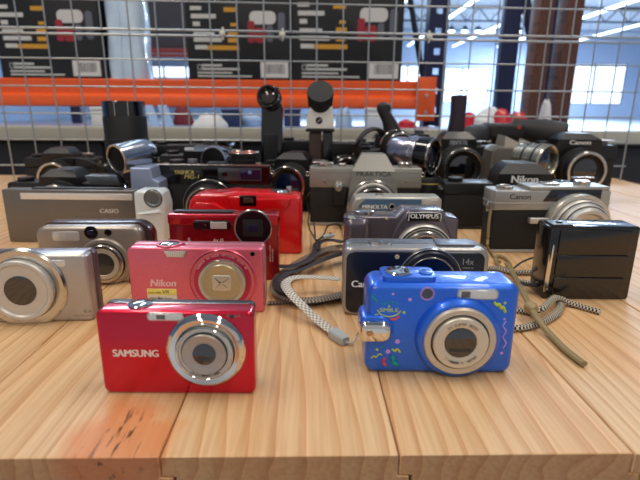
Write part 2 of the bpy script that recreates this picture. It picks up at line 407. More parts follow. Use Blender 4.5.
# ================================================================== the table of tongue-and-groove boards
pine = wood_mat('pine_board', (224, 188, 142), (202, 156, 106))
BW = 106.0
tb = thing('display_table', 'pale pine board table with open tongue-and-groove ends', 'table', 0, 0, -TZ, 1.4)
p0 = on(159, 457.8); ca, sa = math.cos(math.radians(-1.4)), math.sin(math.radians(-1.4))
sx = p0.x*ca-p0.y*sa; sy = p0.x*sa+p0.y*ca           # the left seam in the table's frame
FRONT, BACK = sy, 1045.0
x = sx-8*BW
for k in range(15):
    mb = MB(); g = .35; xa, xb = x+g, x+BW-g
    # cross-section: groove on the left, tongue on the right
    o = [(xa, 0-30), (xb, -30), (xb, -17.2), (xb+5.2, -16.8), (xb+5.2, -11.6), (xb, -11.2), (xb, -.6), (xb-.6, 0), (xa+.6, 0), (xa, -.6), (xa, -10.6), (xa+6.2, -11), (xa+6.2, -17.4), (xa, -17.8)]
    o = [(a, b+TZ) for a, b in o]
    e = random.uniform(-.5, .5) if k not in (7, 8) else 0
    mb.loft([[(a, FRONT+e+.5, b-.0) for a, b in inset(o, .4)], [(a, FRONT+e+1.1, b) for a, b in o], [(a, BACK, b) for a, b in o]])
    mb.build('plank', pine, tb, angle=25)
    x += BW
mk = pine.node_tree.nodes['stain_place']
sp = on(118, 442)
# object coordinates in m -> stain radius about 28 x 24 mm
S = 1/.029; Sy = 1/.040
px = (sp.x*ca-sp.y*sa)/1000; py = (sp.x*sa+sp.y*ca)/1000
mk.inputs['Location'].default_value = (-px*S-.45, -py*Sy-.45, 0); mk.inputs['Scale'].default_value = (S, Sy, 0)
legm = M('table_leg_paint', (170, 140, 105), .6, bscale=30)
for lx, ly in ((sx-8*BW+50, FRONT+60), (sx+7*BW-50, FRONT+60), (sx-8*BW+50, BACK-60), (sx+7*BW-50, BACK-60)):
    part(tb, 'leg', legm, lambda m: m.box(lx-35, lx+35, ly-35, ly+35, 0, TZ-75, 3))
part(tb, 'apron', legm, lambda m: (m.box(sx-8*BW+20, sx+7*BW-20, FRONT+40, FRONT+62, TZ-130, TZ-30.2, 2), m.box(sx-8*BW+20, sx+7*BW-20, BACK-62, BACK-40, TZ-130, TZ-30.2, 2)))

# ================================================================== wire grid standing behind the cameras
wirem = M('galvanised_wire', (176, 180, 180), .35, .7, var=.1)
gy = Vector((math.cos(math.radians(3.3)), math.sin(math.radians(3.3)), 0))
gp = at(154, 0, 968); GX, GY = gp.x, gp.y
g1 = thing('wire_grid_panel', 'galvanised wire grid panel standing on the table, the lower of two', 'wire grid', GX, GY, 0, 3.3, 'wire grid panels behind the cameras')
g2 = thing('wire_grid_panel', 'galvanised wire grid panel tied on top of the lower one', 'wire grid', GX, GY, 0, 3.3, 'wire grid panels behind the cameras')
def grid(m, z0, z1, zs, lo, hi, dx=0):
    for k in range(lo, hi): m.tube([(k*50+dx, 0, z0), (k*50+dx, 0, z1)], 1.45, 8, 1)
    for z in zs: m.tube([(lo*50-8, 2.6, z), (hi*50-42, 2.6, z)], 1.5, 8, 1)
part(g1, 'wires', wirem, lambda m: grid(m, 0, 276, (31, 81, 131, 181, 231), -11, 20))
part(g1, 'edge_rail', wirem, lambda m: m.tube([(-560, 2.6, 274), (960, 2.6, 274)], 2.3, 8, 1))
part(g2, 'wires', wirem, lambda m: grid(m, 283, 700, (333, 383, 433, 483, 533, 583, 633, 683), -11, 20, 0))
part(g2, 'edge_rail', wirem, lambda m: m.tube([(-560, 2.6, 283.5), (960, 2.6, 283.5)], 2.3, 8, 1))
tiem = M('white_cable_tie', (225, 225, 215), .4)
for u, lab in ((222, 'left'), (282, 'middle'), (433, 'right')):
    q = at(u, 30, GY+0); dx = (q.x-GX)/gy.x; yy = dx*gy.y
    t = thing('cable_tie', '%s one of the white cable ties joining the two grid panels' % lab, 'cable tie', q.x, GY+yy, 278.8, 3.3, 'cable ties on the wire grid')
    part(t, 'loop', tiem, lambda m: m.tube([(0, -1.2, -8), (0, -1.4, 8), (0, 2.6, 9.5), (0, 6.6, 8), (0, 6.6, -8), (0, 2.6, -9.5)], 1.8, 8, 3, closed=True))
    part(t, 'head', tiem, lambda m: m.box(-6, 5, -5, -1, -3.5, 3.5, 1))

# ================================================================== racking behind
orange = M('orange_racking_paint', (234, 92, 34), .34, bscale=40, var=.08)
ledgem = M('pale_grey_shelf_edge', (176, 176, 164), .6, bscale=20, var=.06)
# pale shelf right behind the grid
sh = thing('rack_shelf', 'long pale grey shelf edge behind the wire grid', 'shelf', 0, 1150, 0)
z1 = at(200, 127.6, 1150).z; z0 = at(200, 140.5, 1150).z
part(sh, 'shelf_edge', ledgem, lambda m: m.box(-900, 1100, 0, 26, z0, z1, 2))
part(sh, 'shelf_deck', M('steel_blue_deck', (150, 170, 205), .3, .3, bscale=10), lambda m: m.box(-900, 1100, 26.5, 236, z1-14, z1-2, 1))
for lx in (-880, 1060): part(sh, 'leg', navy, lambda m: m.box(lx, lx+40, 190, 230, -TZ, z1-14.5, 2))
for lx in (-880, 1060): part(sh, 'leg', navy, lambda m: m.box(lx, lx+40, 2, 30, -TZ, z0-.5, 2))
sz = z1-2
# dark crates below the shelf
cr = M('dark_crate_plastic', (34, 34, 40), .6, bscale=30)
crr = M('red_crate_print', (120, 30, 36), .6)
for k in range(6):
    X = -670+k*296
    t = thing('storage_crate', ['far left', 'second from left', 'third from left', 'third from right', 'second from right', 'far right'][k]+' dark storage crate in the row under the pale shelf', 'crate', X, 1185, -TZ+400, 0, 'dark crates under the shelf')
    part(t, 'crate_body', cr, lambda m: m.slab(rr(-140, 140, 0, 410, 12), 0, 110, 6))
    part(t, 'rim', cr, lambda m: m.box(-145, 145, -4, 114, 410, 422, 3))
    if k in (1, 3): part(t, 'printed_patch', crr, lambda m: m.box(-60, 20, -3, -.2, 330, 400, 1))
t = thing('storage_shelf_board', 'dark low board that carries the row of storage crates', 'shelf', 0, 1170, -TZ)
part(t, 'board', cr, lambda m: m.box(-830, 1030, 0, 150, 380, 400, 2))
for lx in (-820, 70, 1000): part(t, 'leg', cr, lambda m: m.box(lx, lx+25, 10, 140, 0, 379.7, 2))

# orange racking beam, its end plate, the upright
BD = 1500
bz0, bz1 = at(200, 107.6, BD).z, at(200, 79, BD).z; bm_ = bz0+(bz1-bz0)*.45
bxe = at(421, 92, BD).x
bt = thing('racking_beam', 'bright orange step beam of the pallet rack, running behind the wire grid', 'rack beam', 0, BD, 0)
prof = [(6, bz0), (1, bz0+4), (0, bz0+12), (5, bm_-6), (12, bm_-1), (22, bm_+3), (22, bz1-3), (25, bz1), (60, bz1), (60, bz0)]
part(bt, 'beam', orange, lambda m: m.loft([[(-1100, y, z) for y, z in prof], [(bxe, y, z) for y, z in prof]]))
xa, xb = at(417, 92, BD-8).x, at(436, 92, BD-8).x
zb0, zb1 = at(426, 121, BD-8).z, at(426, 77, BD-8).z
part(bt, 'end_plate', orange, lambda m: (m.box(xa, xb, -10, -1, zb0, zb1, 1.5), m.box(xb-6, xb, -9, 50, zb0, zb1, 1.5)))
part(bt, 'lock_pin', chrome2, lambda m: (m.lathe([(4, 0), (5, 2), (0, 3.2)], ((xa+xb)/2, -10, zb0+(zb1-zb0)*.58), n=16), m.lathe([(4, 0), (5, 2), (0, 3.2)], ((xa+xb)/2, -10, zb0+(zb1-zb0)*.2), n=16)))
ux0, ux1 = at(428, 40, BD+30).x, at(447, 40, BD+30).x
up = thing('racking_upright', 'navy slotted rack upright beside the end of the orange beam', 'rack upright', 0, BD+26, -TZ)
def upr(m, x0, x1, H):
    wd = x1-x0; m.box(x0, x0+wd*.34, 0, 3, 0, H, 0); m.box(x1-wd*.34, x1, 0, 3, 0, H, 0)
    z = 20
    while z < H: m.box(x0+wd*.34, x1-wd*.34, 0, 3, z-18, min(H, z+20), 0); z += 56
    m.box(x0, x0+3, 3, 55, 0, H, 0); m.box(x1-3, x1, 3, 55, 0, H, 0)
part(up, 'post', navy, lambda m: upr(m, ux0, ux1, 2400))
part(up, 'foot', navy, lambda m: m.box(ux0-20, ux1+20, -6, 70, -.0, 6, 0))
# brace and rear post of the same side frame
a = at(404, 0, BD+120); b = at(424, 78, BD+90)
part(up, 'brace', trussm, lambda m: m.tube([(a.x, 100, a.z+TZ+90), (b.x, 70, b.z+TZ-10)], 9, 6, 1))

# cartons on the beam
cart = M('black_printed_carton', (20, 20, 22), .42, bscale=12, var=.2)
barm = M('barcode_label', (214, 212, 206), .6)
def carton(x0, x1, lab, off=0, prints=True):
    D = BD+24; wd = x1-x0
    t = thing('carton', lab, 'box', x0, D, bz1+.5, 0, 'black product cartons on the orange beam')
    HH = 330
    part(t, 'carton_body', cart, lambda m: m.box(0, wd, 0, 260, 0, HH, 1.5))
    s = wd/104.0      # one photo pixel of the box front
    def bars(m, rows, y=-.6):
        for (u0, u1, v0, v1) in rows: m.box(u0*s, u1*s, y, .2, (79-v1)*s*1.0, (79-v0)*s*1.0, .0)
    k = .93
    wh = [(5, 16, 11, 14.5), (5.5, 30, 18, 22), (7, 14, 25, 29), (7, 28, 33, 36.5), (7, 35, 39.5, 43.5), (8, 20, 46.5, 50.5)]
    part(t, 'white_print', M('carton_white', (196, 196, 190), .5), lambda m: bars(m, wh+[(14, 34, 64.5, 66.5), (14, 52, 68, 70), (9, 44, 71.8, 73.4), (9, 64, 75, 76.6)]))
    for yb in [(38, 50, 12, 16), (41, 51, 32, 37), (41, 50, 40, 44), (20, 52, 46.8, 51), (44, 50, 26, 29)]: part(t, 'yellow_print', M('carton_yellow', (206, 148, 40), .5), lambda m: bars(m, [yb]))
    lettering(t, 'CE', 9*s, (79-70)*s*1.0, 5.4*s, 6*s, M('carton_white'), 'ce_mark', y=-.7, bold=0)
    part(t, 'picture', M('carton_picture_white', (204, 202, 198), .4), lambda m: (m.slab(rr(63*s, 89*s, (79-27)*s, (79-15)*s, 5*s), -.7, .1)))
    part(t, 'picture', M('carton_picture_red', (150, 34, 44), .4), lambda m: (m.slab(rr(61*s, 68*s, (79-44)*s, (79-24)*s, 2*s), -.9, .1), m.slab(rr(68.5*s, 79*s, (79-44)*s, (79-30)*s, 2.5*s), -.9, .1)))
    part(t, 'picture', M('carton_picture_grey', (96, 98, 112), .4), lambda m: (m.slab(rr(80*s, 86*s, (79-43)*s, (79-28)*s, 2*s), -.5, .1), m.slab(rr(91*s, 98*s, (79-42)*s, (79-16)*s, 3*s), -.6, .1)))
    part(t, 'barcode', barm, lambda m: m.box(73*s, 104*s-3*s, -.8, .1, 2*s, 17*s, 0))
    def bc(m):
        random.seed(3); x = 78.0
        while x < 97:
            wq = random.choice((.3, .5, .9)); m.box(x*s, (x+wq)*s, -1.0, -.7, 6*s, 15*s, 0); x += wq+random.choice((.5, .8))
    part(t, 'barcode_lines', M('barcode_grey', (90, 90, 92), .6), bc)
    return t
xA, xB, xC = at(188, 60, BD+24).x, at(291.3, 60, BD+24).x, at(292.3, 60, BD+24).x
carton(xA, xB, 'black printed carton beside the dark gap, left of its twin')
carton(xC, xC+(xB-xA)*1.06, 'black printed carton nearest the navy upright')
xl = at(103, 60, BD+24).x
carton(xl-(xB-xA), xl-1, 'black printed carton at the left, beyond the pale blue bundle')
# pale blue wrapped bundle
film = M('pale_blue_film', (200, 222, 246), .22, 0, coat=.7, bump=1.0, bscale=14, var=.22)
t = thing('wrapped_bundle', 'tall pale blue film-wrapped bundle between two black cartons', 'bundle', at(125, 70, BD+24).x, BD+24, bz1+.5)
def bund(m):
    rings = []
    for k in range(26):
        z = k*13; sc_ = 1-.035*k/26
        rings.append([(60*sc_*(.96+.04*math.cos(3*q+z*.03))*math.copysign(abs(math.cos(q))**.6, math.cos(q)), 60+58*math.copysign(abs(math.sin(q))**.6, math.sin(q))*(1+.03*math.sin(q*5+z*.05)), z) for q in [2*PI*j/40 for j in range(40)]])
    m.loft(rings)
part(t, 'film_wrap', film, bund)
part(t, 'seam', M('film_seam', (205, 222, 245), .3, coat=.5), lambda m: (m.tube([(-10, .2, 2), (-4, 0, 150), (-12, 1, 325)], 2.2, 6, 6), m.tube([(26, 2, 2), (20, 1, 140), (24, 2, 325)], 1.6, 6, 6)))
# rack beyond, seen in the gap
t = thing('rear_rack', 'dark grey loaded rack with a thin red beam, far behind the gap between cartons', 'rack', 0, 3000, -TZ)
ra, rb = at(60, 30, 3000), at(330, 30, 3000)
part(t, 'load', M('dark_grey_load', (62, 62, 72), .6, bscale=6, var=.3), lambda m: m.box(ra.x, rb.x, 0, 500, at(160, 48, 3000).z+TZ, at(160, -60, 3000).z+TZ, 4))
part(t, 'beam', M('dark_red_beam', (140, 40, 36), .5), lambda m: (m.box(ra.x, rb.x, -30, -1, at(160, 53, 3000).z+TZ, at(160, 49, 3000).z+TZ, 2), m.box(ra.x, rb.x, -30, -1, at(160, 57, 3000).z+TZ, at(160, 54.4, 3000).z+TZ, 2)))
for lx in (ra.x, rb.x-60): part(t, 'post', navy, lambda m: m.box(lx, lx+60, 2, 60, 0, at(160, 48, 3000).z+TZ-1, 2))

# second navy upright, timber posts on the right
def post(name, lab, cat, u0, u1, D, mat, H=2600, brace=None):
    x0, x1 = at(u0, 60, D).x, at(u1, 60, D).x
    t = thing(name, lab, cat, (x0+x1)/2, D, -TZ)
    wd = (x1-x0)/2
    part(t, 'post', mat, lambda m: m.box(-wd, wd, 0, 60, 0, H, 2))
    part(t, 'foot', trussm, lambda m: m.box(-wd-6, wd+6, -10, 70, 0, 8, 1))
    return t
post('racking_upright', 'broad navy rack upright between the windows and the timber posts', 'rack upright', 501, 517, 2300, navy)
post('racking_upright', 'navy rack upright standing behind the pair of brown timber posts', 'rack upright', 545, 562, 2500, navy)
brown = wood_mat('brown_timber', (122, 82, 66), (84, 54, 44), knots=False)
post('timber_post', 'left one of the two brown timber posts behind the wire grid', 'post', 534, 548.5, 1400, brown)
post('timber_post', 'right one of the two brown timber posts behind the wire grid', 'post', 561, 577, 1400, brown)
t = thing('rack_brace', 'dark navy diagonal brace high behind the left timber post', 'brace', 0, 2310, -TZ)
a, b, c_ = at(508, -10, 2330), at(530, -10, 2330), at(534, 52, 2330)
part(t, 'bar', navy, lambda m: m.tube([(at(522, -60, 2330).x, 75, at(522, -60, 2330).z+TZ), (at(541, 62, 2330).x, 75, at(541, 62, 2330).z+TZ)], 26, 6, 1))

# things lying on the pale shelf, blurred by distance
def lump(m, w_, d_, h_, seed, n=18):
    rnd = random.Random(seed); ph = [rnd.uniform(0, 6) for _ in range(6)]
    rings = []
    for k in range(9):
        t_ = k/8; s_ = math.sqrt(max(0, 1-(t_*.97)**2.6))*(1+.08*math.sin(5*t_+ph[0]))
        rings.append([(w_/2*s_*(1+.16*math.sin(2*q+ph[1]+t_*2)+.08*math.sin(5*q+ph[2])+.05*math.sin(7*q+ph[4]+5*t_))*math.cos(q), d_/2+d_/2*s_*(1+.14*math.sin(3*q+ph[3]))*math.sin(q), h_*t_*(1+.08*math.sin(2*q+ph[5]))) for q in [2*PI*j/n for j in range(n)]])
    m.loft(rings)
paleb = M('pale_blue_plastic', (160, 190, 230), .35, bscale=20)
palew = M('pale_white_plastic', (225, 228, 232), .4, bscale=20)
redp = M('red_plastic_film', (200, 30, 44), .35, coat=.3, bscale=30)
dred = M('dark_red_cloth', (110, 28, 44), .7, bscale=30)
dblue = M('dark_blue_plastic', (40, 54, 98), .4, bscale=20)
items = [('carton', 'small off-white carton behind the tall black lens', 'box', 91, 104, 107, palew, 'box'),
         ('plastic_tray', 'pale blue leaning plastic tray nearest the tall black lens', 'tray', 148, 156, 105, paleb, 'lean'),
         ('plastic_tray', 'pale blue leaning plastic tray left of the dark red bag', 'tray', 161, 170, 105, paleb, 'lean'),
         ('cloth_bag', 'dark red soft bag on the pale shelf', 'bag', 170, 192, 107, dred, 'lump'),
         ('plastic_bag', 'crumpled white plastic bag on the pale shelf, right of the dark red bag', 'bag', 194, 222, 114, palew, 'lump'),
         ('storage_tub', 'dark blue tub on the shelf behind the upright black lens', 'tub', 222, 240, 109, dblue, 'box'),
         ('plastic_bag', 'pale blue plastic bag bunched left of the black upright lens', 'bag', 238, 262, 114, paleb, 'lump'),
         ('storage_tub', 'dark blue tub between the two upright lenses', 'tub', 284, 300, 109, dblue, 'box'),
         ('plastic_bag', 'pale blue plastic bag directly right of the white-bodied camcorder', 'bag', 336, 352, 108, paleb, 'lump'),
         ('carton', 'plain white carton behind the round black viewfinder', 'box', 366, 388, 108, palew, 'box'),
         ('plastic_bag', 'red and white soft bag under the end of the orange beam', 'bag', 398, 418, 120, redp, 'lump'),
         ('plastic_bag', 'red plastic bag right of the upright grip', 'bag', 462, 480, 113, redp, 'lump'),
         ('plastic_bag', 'crumpled white plastic bag in front of the bright window', 'bag', 474, 500, 116, palew, 'lump'),
         ('plastic_bag', 'red crumpled film heap left of the timber posts', 'bag', 494, 515, 110, redp, 'lump'),
         ('plastic_bag', 'small red film bag close to the left timber post', 'bag', 510, 532, 112, redp, 'lump'),
         ('plastic_bag', 'white crumpled bag behind the red film heap', 'bag', 480, 506, 108, palew, 'lump'),
         ('plastic_bag', 'white plastic bag peeking out between the timber posts', 'bag', 543, 554, 101, palew, 'lump')]
for i, (nm, lab, cat, u0, u1, vt, mat, kind) in enumerate(items):
    D = 1180+(i % 4)*48
    a = at(u0, 118, D); b = at(u1, 118, D); top = at((u0+u1)/2, vt, D).z; wd = b.x-a.x; hh = top-sz-.4
    t = thing(nm, lab, cat, (a.x+b.x)/2, D, sz+.4)
    if kind == 'box':
        part(t, 'body', mat, lambda m: m.box(-wd/2, wd/2, 0, 42, 0, hh*.85, 2)); part(t, 'lid', mat, lambda m: m.box(-wd/2-2, wd/2+2, -2, 44, hh*.85+.2, hh, 2))
    elif kind == 'lean':
        part(t, 'tray', mat, lambda m: m.loft([[(-wd/2+a_, y, 0) for a_, y in ((8, 0), (wd+8, 0), (wd+8, 8), (8, 8))], [(-wd/2+a_, y+14, hh) for a_, y in ((-12, 0), (wd-12, 0), (wd-12, 8), (-12, 8))]]))
    else: part(t, 'bag', mat, lambda m: lump(m, wd, 40, hh, i)); 

# ================================================================== the cameras
def paint(name, rgb, rough=.28, metal=.55, coat=.5, **k): return M(name, rgb, rough, metal, coat, **k)
def disc(m, x, z, r, y=-.3, t=.4, n=24): m.lathe([(r, -.05), (r, t*.7-y*0), (r*.9, t)], (x, 0, z), n=n)
def rings(parent, x, z, specs, y=0, n=56):
    """lens pieces: (name, material, profile of (radius, forward distance)) closed to the axis or ring-like"""
    out = {}
    for nm, mat, prof, closed in specs:
        mb = MB(); mb.lathe(prof, (x, y, z), n=n, closed=closed); out[nm] = mb.build(nm, mat, parent)
    return out

# ---- red compact in front
X0 = on(180, 394); Fr = Front(X0.x, X0.y, 0); HS = Fr(180, 300, 15)[1]
red = paint('red_metallic_paint', (200, 4, 46), .27, .7, .6)
t = thing('compact_camera', 'glossy red compact camera with a big chrome lens ring, in front of the pink one', 'camera', X0.x, X0.y, 0, 0)
body = part(t, 'body', red, lambda m: m.slab(rr(-40.5, 40.5, 0, HS, (4, 3.4, 3.4, 4)), 0, 10.5, 1.8, 4, .4))
part(t, 'rear_shell', darkm, lambda m: m.slab(rr(-39.8, 39.8, .4, HS+.2, 3), 10.6, 16.5, .3, 3, 1.5), 'dark grey rear shell')
part(t, 'top_trim', chrome2, lambda m: m.box(-34, 37, 9.8, 10.9, HS-.1, HS+.5, .2))
part(t, 'shutter_button', chrome, lambda m: m.lathe([(0, 0), (6.2, 0), (6.4, .9), (5.4, 1.5), (0, 1.8)], (-20, 9.2, HS-.4), (0, 0, 1), 32))
(a, b), (c, d) = Fr(149, 319.5), Fr(182, 314)
fl = part(t, 'flash_window', chrome2, lambda m: m.slab(rr(a-.8, c+.8, b-.6, d+.7, 1.6), -.35, .3, .2))
part(fl, 'flash_glass', flashg, lambda m: m.slab(rr(a, c, b, d, 1.3), -.5, .2, .15))
part(fl, 'flash_tube', M('tube_dark', (110, 104, 100), .3, .5), lambda m: m.box(a+4, a+8.5, -.62, -.45, b+.4, d-.4, .05))
lx, lz = Fr(232, 316.5); part(t, 'self_timer_lamp', blkgloss, lambda m: m.lathe([(1.1, -.1), (1.1, .15), (0, .25)], (lx, 0, lz), n=20))
(a, b), (c, d) = Fr(113.5, 356.5), Fr(158, 350)
lettering(t, 'SAMSUNG', a, b, (d-b)*1.02, c-a, M('brand_print_silver', (232, 222, 214), .35, .4), bold=.075)
(a, b), (c, d) = Fr(226, 304.6), Fr(243, 301.5)
lettering(t, 'ES65', 27, HS-2.8, 1.5, 7, greyprint, y=-.05, bold=0)
lx, lz = Fr(205, 352.5, -3)
ln = thing_l = part(t, 'lens_ring', chrome, lambda m: m.lathe([(20.6, -.2), (20.8, 1.0), (20.0, 2.6), (18.2, 3.8), (15.4, 3.2), (15.0, 1.0), (14.6, -.2)], (lx, 0, lz), n=72, closed=True))
part(ln, 'barrel', satin, lambda m: m.lathe([(14.6, .1), (14.6, 4.6), (14.0, 5.2), (13.4, 5.2), (13.2, 4.4), (12.0, 4.2), (0, 4.2)], (lx, 0, lz), n=64))
part(ln, 'barrel_trim', chrome, lambda m: m.ring(14.75, 13.9, 4.4, 5.5, (lx, 0, lz), n=64, b=.3))
part(ln, 'inner_barrel', M('lens_taupe_metal', (176, 168, 160), .4, .6), lambda m: m.lathe([(11.4, 4.0), (11.4, 5.6), (10.9, 6.2), (6.2, 4.9), (0, 4.9)], (lx, 0, lz), n=64))
part(ln, 'inner_trim', blkgloss, lambda m: m.ring(12.0, 11.5, 4.1, 4.7, (lx, 0, lz), n=64, b=.1))
part(ln, 'lens_glass', glass, lambda m: m.lathe([(5.9, 4.7), (5.9, 5.3), (4, 5.5), (0, 5.6)], (lx, 0, lz), n=40))
part(ln, 'lens_shutter', M('shutter_blade', (70, 72, 74), .3, .6), lambda m: m.slab(rr(lx-3.6, lx+3.6, lz-3.6, lz-1.8, .8), -5.75, -5.6, .03))
mb = MB(); arc_text(mb, 'ZOOM LENS 4.9-24.5mm 1:3.5-5.9', lx, lz, 12.7, 235, 305, .8, -4.45, flip=True, bold=0); mb.build('lettering', greyprint, ln)

# ---- blue compact
X0 = on(438.5, 374); Fr = Front(X0.x, X0.y, 0)
blue = paint('blue_metallic_paint', (34, 104, 222), .34, .4, .5)
t = thing('compact_camera', 'bright blue compact camera printed with confetti and a smile, at the front right', 'camera', X0.x, X0.y, 0, 0)
H = Fr(438, 270, 21)[1]
o = rr(-43, 42, 0, H-1.2, (6, 6, 7, 6), 6)
part(t, 'body', blue, lambda m: m.slab(o, 0, 25, 4.2, 5, 3))
xa, xb = Fr(384, 270)[0], Fr(440, 270)[0]
part(t, 'top_step', blue, lambda m: m.slabz(rr(xa, xb, 3.5, 22, 4), H-2.2, H+1.6, 1.2, 3, .1))
part(t, 'shutter_button', chrome, lambda m: m.lathe([(0, 0), (7, 0), (7.4, .8), (6.4, 1.8), (0, 2.1)], (Fr(402, 270)[0], 12, H+1.4), (0, 0, 1), 36))
part(t, 'power_button', M('blue_button', (60, 120, 215), .25, .5, .5), lambda m: m.lathe([(0, 0), (4.2, 0), (4, .9), (0, 1.2)], (Fr(431, 270)[0], 12, H+1.4), (0, 0, 1), 28))
# viewfinder, flash
lx, lz = Fr(427.3, 293.7)
vf = part(t, 'viewfinder', M('lilac_ring', (150, 130, 205), .35, .2), lambda m: m.ring(4.1, 3.0, -.1, .6, (lx, 0, lz), n=32, b=.2))
part(vf, 'viewfinder_glass', glass, lambda m: m.lathe([(3.0, -.1), (3.0, .25), (0, .3)], (lx, 0, lz), n=28))
(a, b), (c, d) = Fr(456, 299.5), Fr(499.5, 289)
fl = part(t, 'flash_window', M('flash_surround', (150, 165, 195), .3, .6), lambda m: m.slab(rr(a, c, b, d, 2.6), -.5, .3, .3))
part(fl, 'flash_glass', flashg, lambda m: m.slab(rr(a+1, c-1, b+.8, d-.8, 2), -.7, .1, .2))
part(fl, 'flash_tube', M('tube_dark'), lambda m: (m.box(a+2.5, a+7.5, -.85, -.6, b+1.4, d-1.4, .05)))
# lens
lx, lz = Fr(459.5, 341, -5)
ln = part(t, 'lens_collar', blue, lambda m: m.lathe([(24.2, -2), (24, 1.0), (23, 3.6), (21.6, 4.8), (20.3, 5.0), (20.2, 3.0), (20, -2)], (lx, 0, lz), n=72, closed=True))
part(ln, 'lens_ring', M('lens_beige_metal', (204, 194, 178), .38, .6), lambda m: m.lathe([(20.2, 1), (20.2, 5.6), (19.8, 6.6), (19.2, 7.0), (16.4, 6.6), (16.2, 5.8), (16.2, 1)], (lx, 0, lz), n=72, closed=True))
part(ln, 'barrel_gap', blkgloss, lambda m: m.lathe([(16.15, 1), (16.15, 5.4), (15.5, 5.6), (15.4, 1)], (lx, 0, lz), n=64, closed=True))
part(ln, 'barrel', champagne, lambda m: m.lathe([(15.3, 1), (15.3, 8.0), (14.8, 8.7), (13.8, 8.9), (9.0, 7.4), (8.6, 6.8), (0, 6.8)], (lx, 0, lz), n=64))
part(ln, 'lens_glass', glass, lambda m: m.lathe([(8.7, 6.6), (8.7, 7.6), (6, 7.8), (0, 7.9)], (lx, 0, lz), n=48))
part(ln, 'lens_shutter', M('shutter_blade'), lambda m: m.slab(rr(lx-6.2, lx+6.2, lz-5.4, lz-3.6, .9), -8.1, -7.9, .03))
mb = MB(); arc_text(mb, '3X SUPER ZOOM', lx, lz, 11.7, 134, 46, 1.7, -8.55, bold=.01); arc_text(mb, '1:4.8-1:8 7.5mm', lx, lz, 11.9, 225, 318, 1.5, -8.55, flip=True, bold=0); mb.build('lettering', greyprint, ln)
# wrist-strap bracket, curled round the left edge
(a, b), (c, d) = Fr(360.5, 340), Fr(393, 319)
br = part(t, 'strap_bracket', blue, lambda m: m.slab(rr(a-.6, c+.4, b-.6, d+2.4, (8, 8, 4, 4), 7), -2.0, 16, 1.8, 4))
part(br, 'chrome_plate', chrome, lambda m: m.slab(rr(a-1.2, c-.6, b+.2, d-.2, (5.6, 5.6, 4, 4), 7), -5.4, 2, 3.6, 6, .1))
lx2, lz2 = Fr(374, 329)
part(br, 'screw_post', M('warm_brass', (190, 150, 110), .2, 1), lambda m: m.lathe([(0, 0), (2.0, 0), (1.7, .6), (0, .8)], (lx2-3, -5.2, lz2), n=20))
# confetti
teal = M('teal_print', (0, 150, 150), .4); yel = M('yellow_green_print', (186, 206, 60), .4); lil = M('lilac_print', (190, 150, 225), .4); redc = M('red_print', (214, 70, 90), .4)
def squig(pts, r=.45):
    return lambda m: m.tube([(*[Fr(u, v)[0:1][0]], -.02, Fr(u, v)[1]) for u, v in pts], r, 6, 5, flat=1)
def dots(pts): return lambda m: [m.lathe([(r, -.1), (r, .14), (0, .18)], (Fr(u, v)[0], 0, Fr(u, v)[1]), n=16) for u, v, r in pts]
def conf(name, mat, fn): part(t, name, mat, fn)
cf = [('teal', teal, [[(372, 295), (374, 298), (377, 301), (376, 302)]], .6), ('teal', teal, [[(391, 356), (394, 359), (392, 361), (396, 364), (398, 363)]], 1.3),
      ('red', redc, [[(385, 365), (383, 361), (385, 358)]], 1.0), ('red', redc, [[(390, 319), (395, 319), (399, 316)]], .7),
      ('yellow', yel, [[(371, 358), (374, 356), (376, 357), (379, 354), (382, 355)]], .45), ('yellow', yel, [[(392, 349), (395, 351), (397, 349), (400, 352)]], .6),
      ('green', yel, [[(494, 302), (497, 305), (499, 304), (501, 308), (503, 307), (505, 312)]], .95), ('lilac', lil, [[(506, 321), (503, 326), (506, 331), (503, 337), (506, 343), (503, 348)]], .42)]
for nm, mat, paths, r in cf:
    for pth in paths: conf('confetti_streamer', mat, squig(pth, r))
for u, v, r, mat in [(410, 299.5, 1.0, lil), (393, 294, .7, lil), (374.5, 288, .6, lil), (376.5, 316, 1.3, yel), (404, 312.5, .8, yel), (397.5, 341.5, 1.4, lil), (388, 351.5, 1.3, lil), (377, 349.5, .8, yel), (382, 347, .6, teal), (505, 303, .8, yel), (504.5, 319, .7, lil), (501.5, 353, .9, lil), (389.2, 306.2, .6, yel)]:
    conf('confetti_dot', mat, lambda m: m.lathe([(r, -.1), (r, .14), (0, .18)], (Fr(u, v)[0], 0, Fr(u, v)[1]), n=16))
lx, lz = Fr(389, 314)
mb = MB(); arc_text(mb, 'HAPPY', lx, lz-2.6, 9.6, 120, 60, 1.9, -.12, bold=.02); mb.build('lettering', teal, t)
lettering(t, 'SMILE', lx-5.2, lz+1.3, 2.3, 10.4, yel, bold=.03)
part(t, 'smile_print', yel, lambda m: (m.tube([(lx-6.5, -.02, lz+2.4), (lx-4.6, -.02, lz-.2), (lx, -.02, lz-1.6), (lx+4.6, -.02, lz-.2), (lx+6.5, -.02, lz+2.4)], .35, 6, 6)))

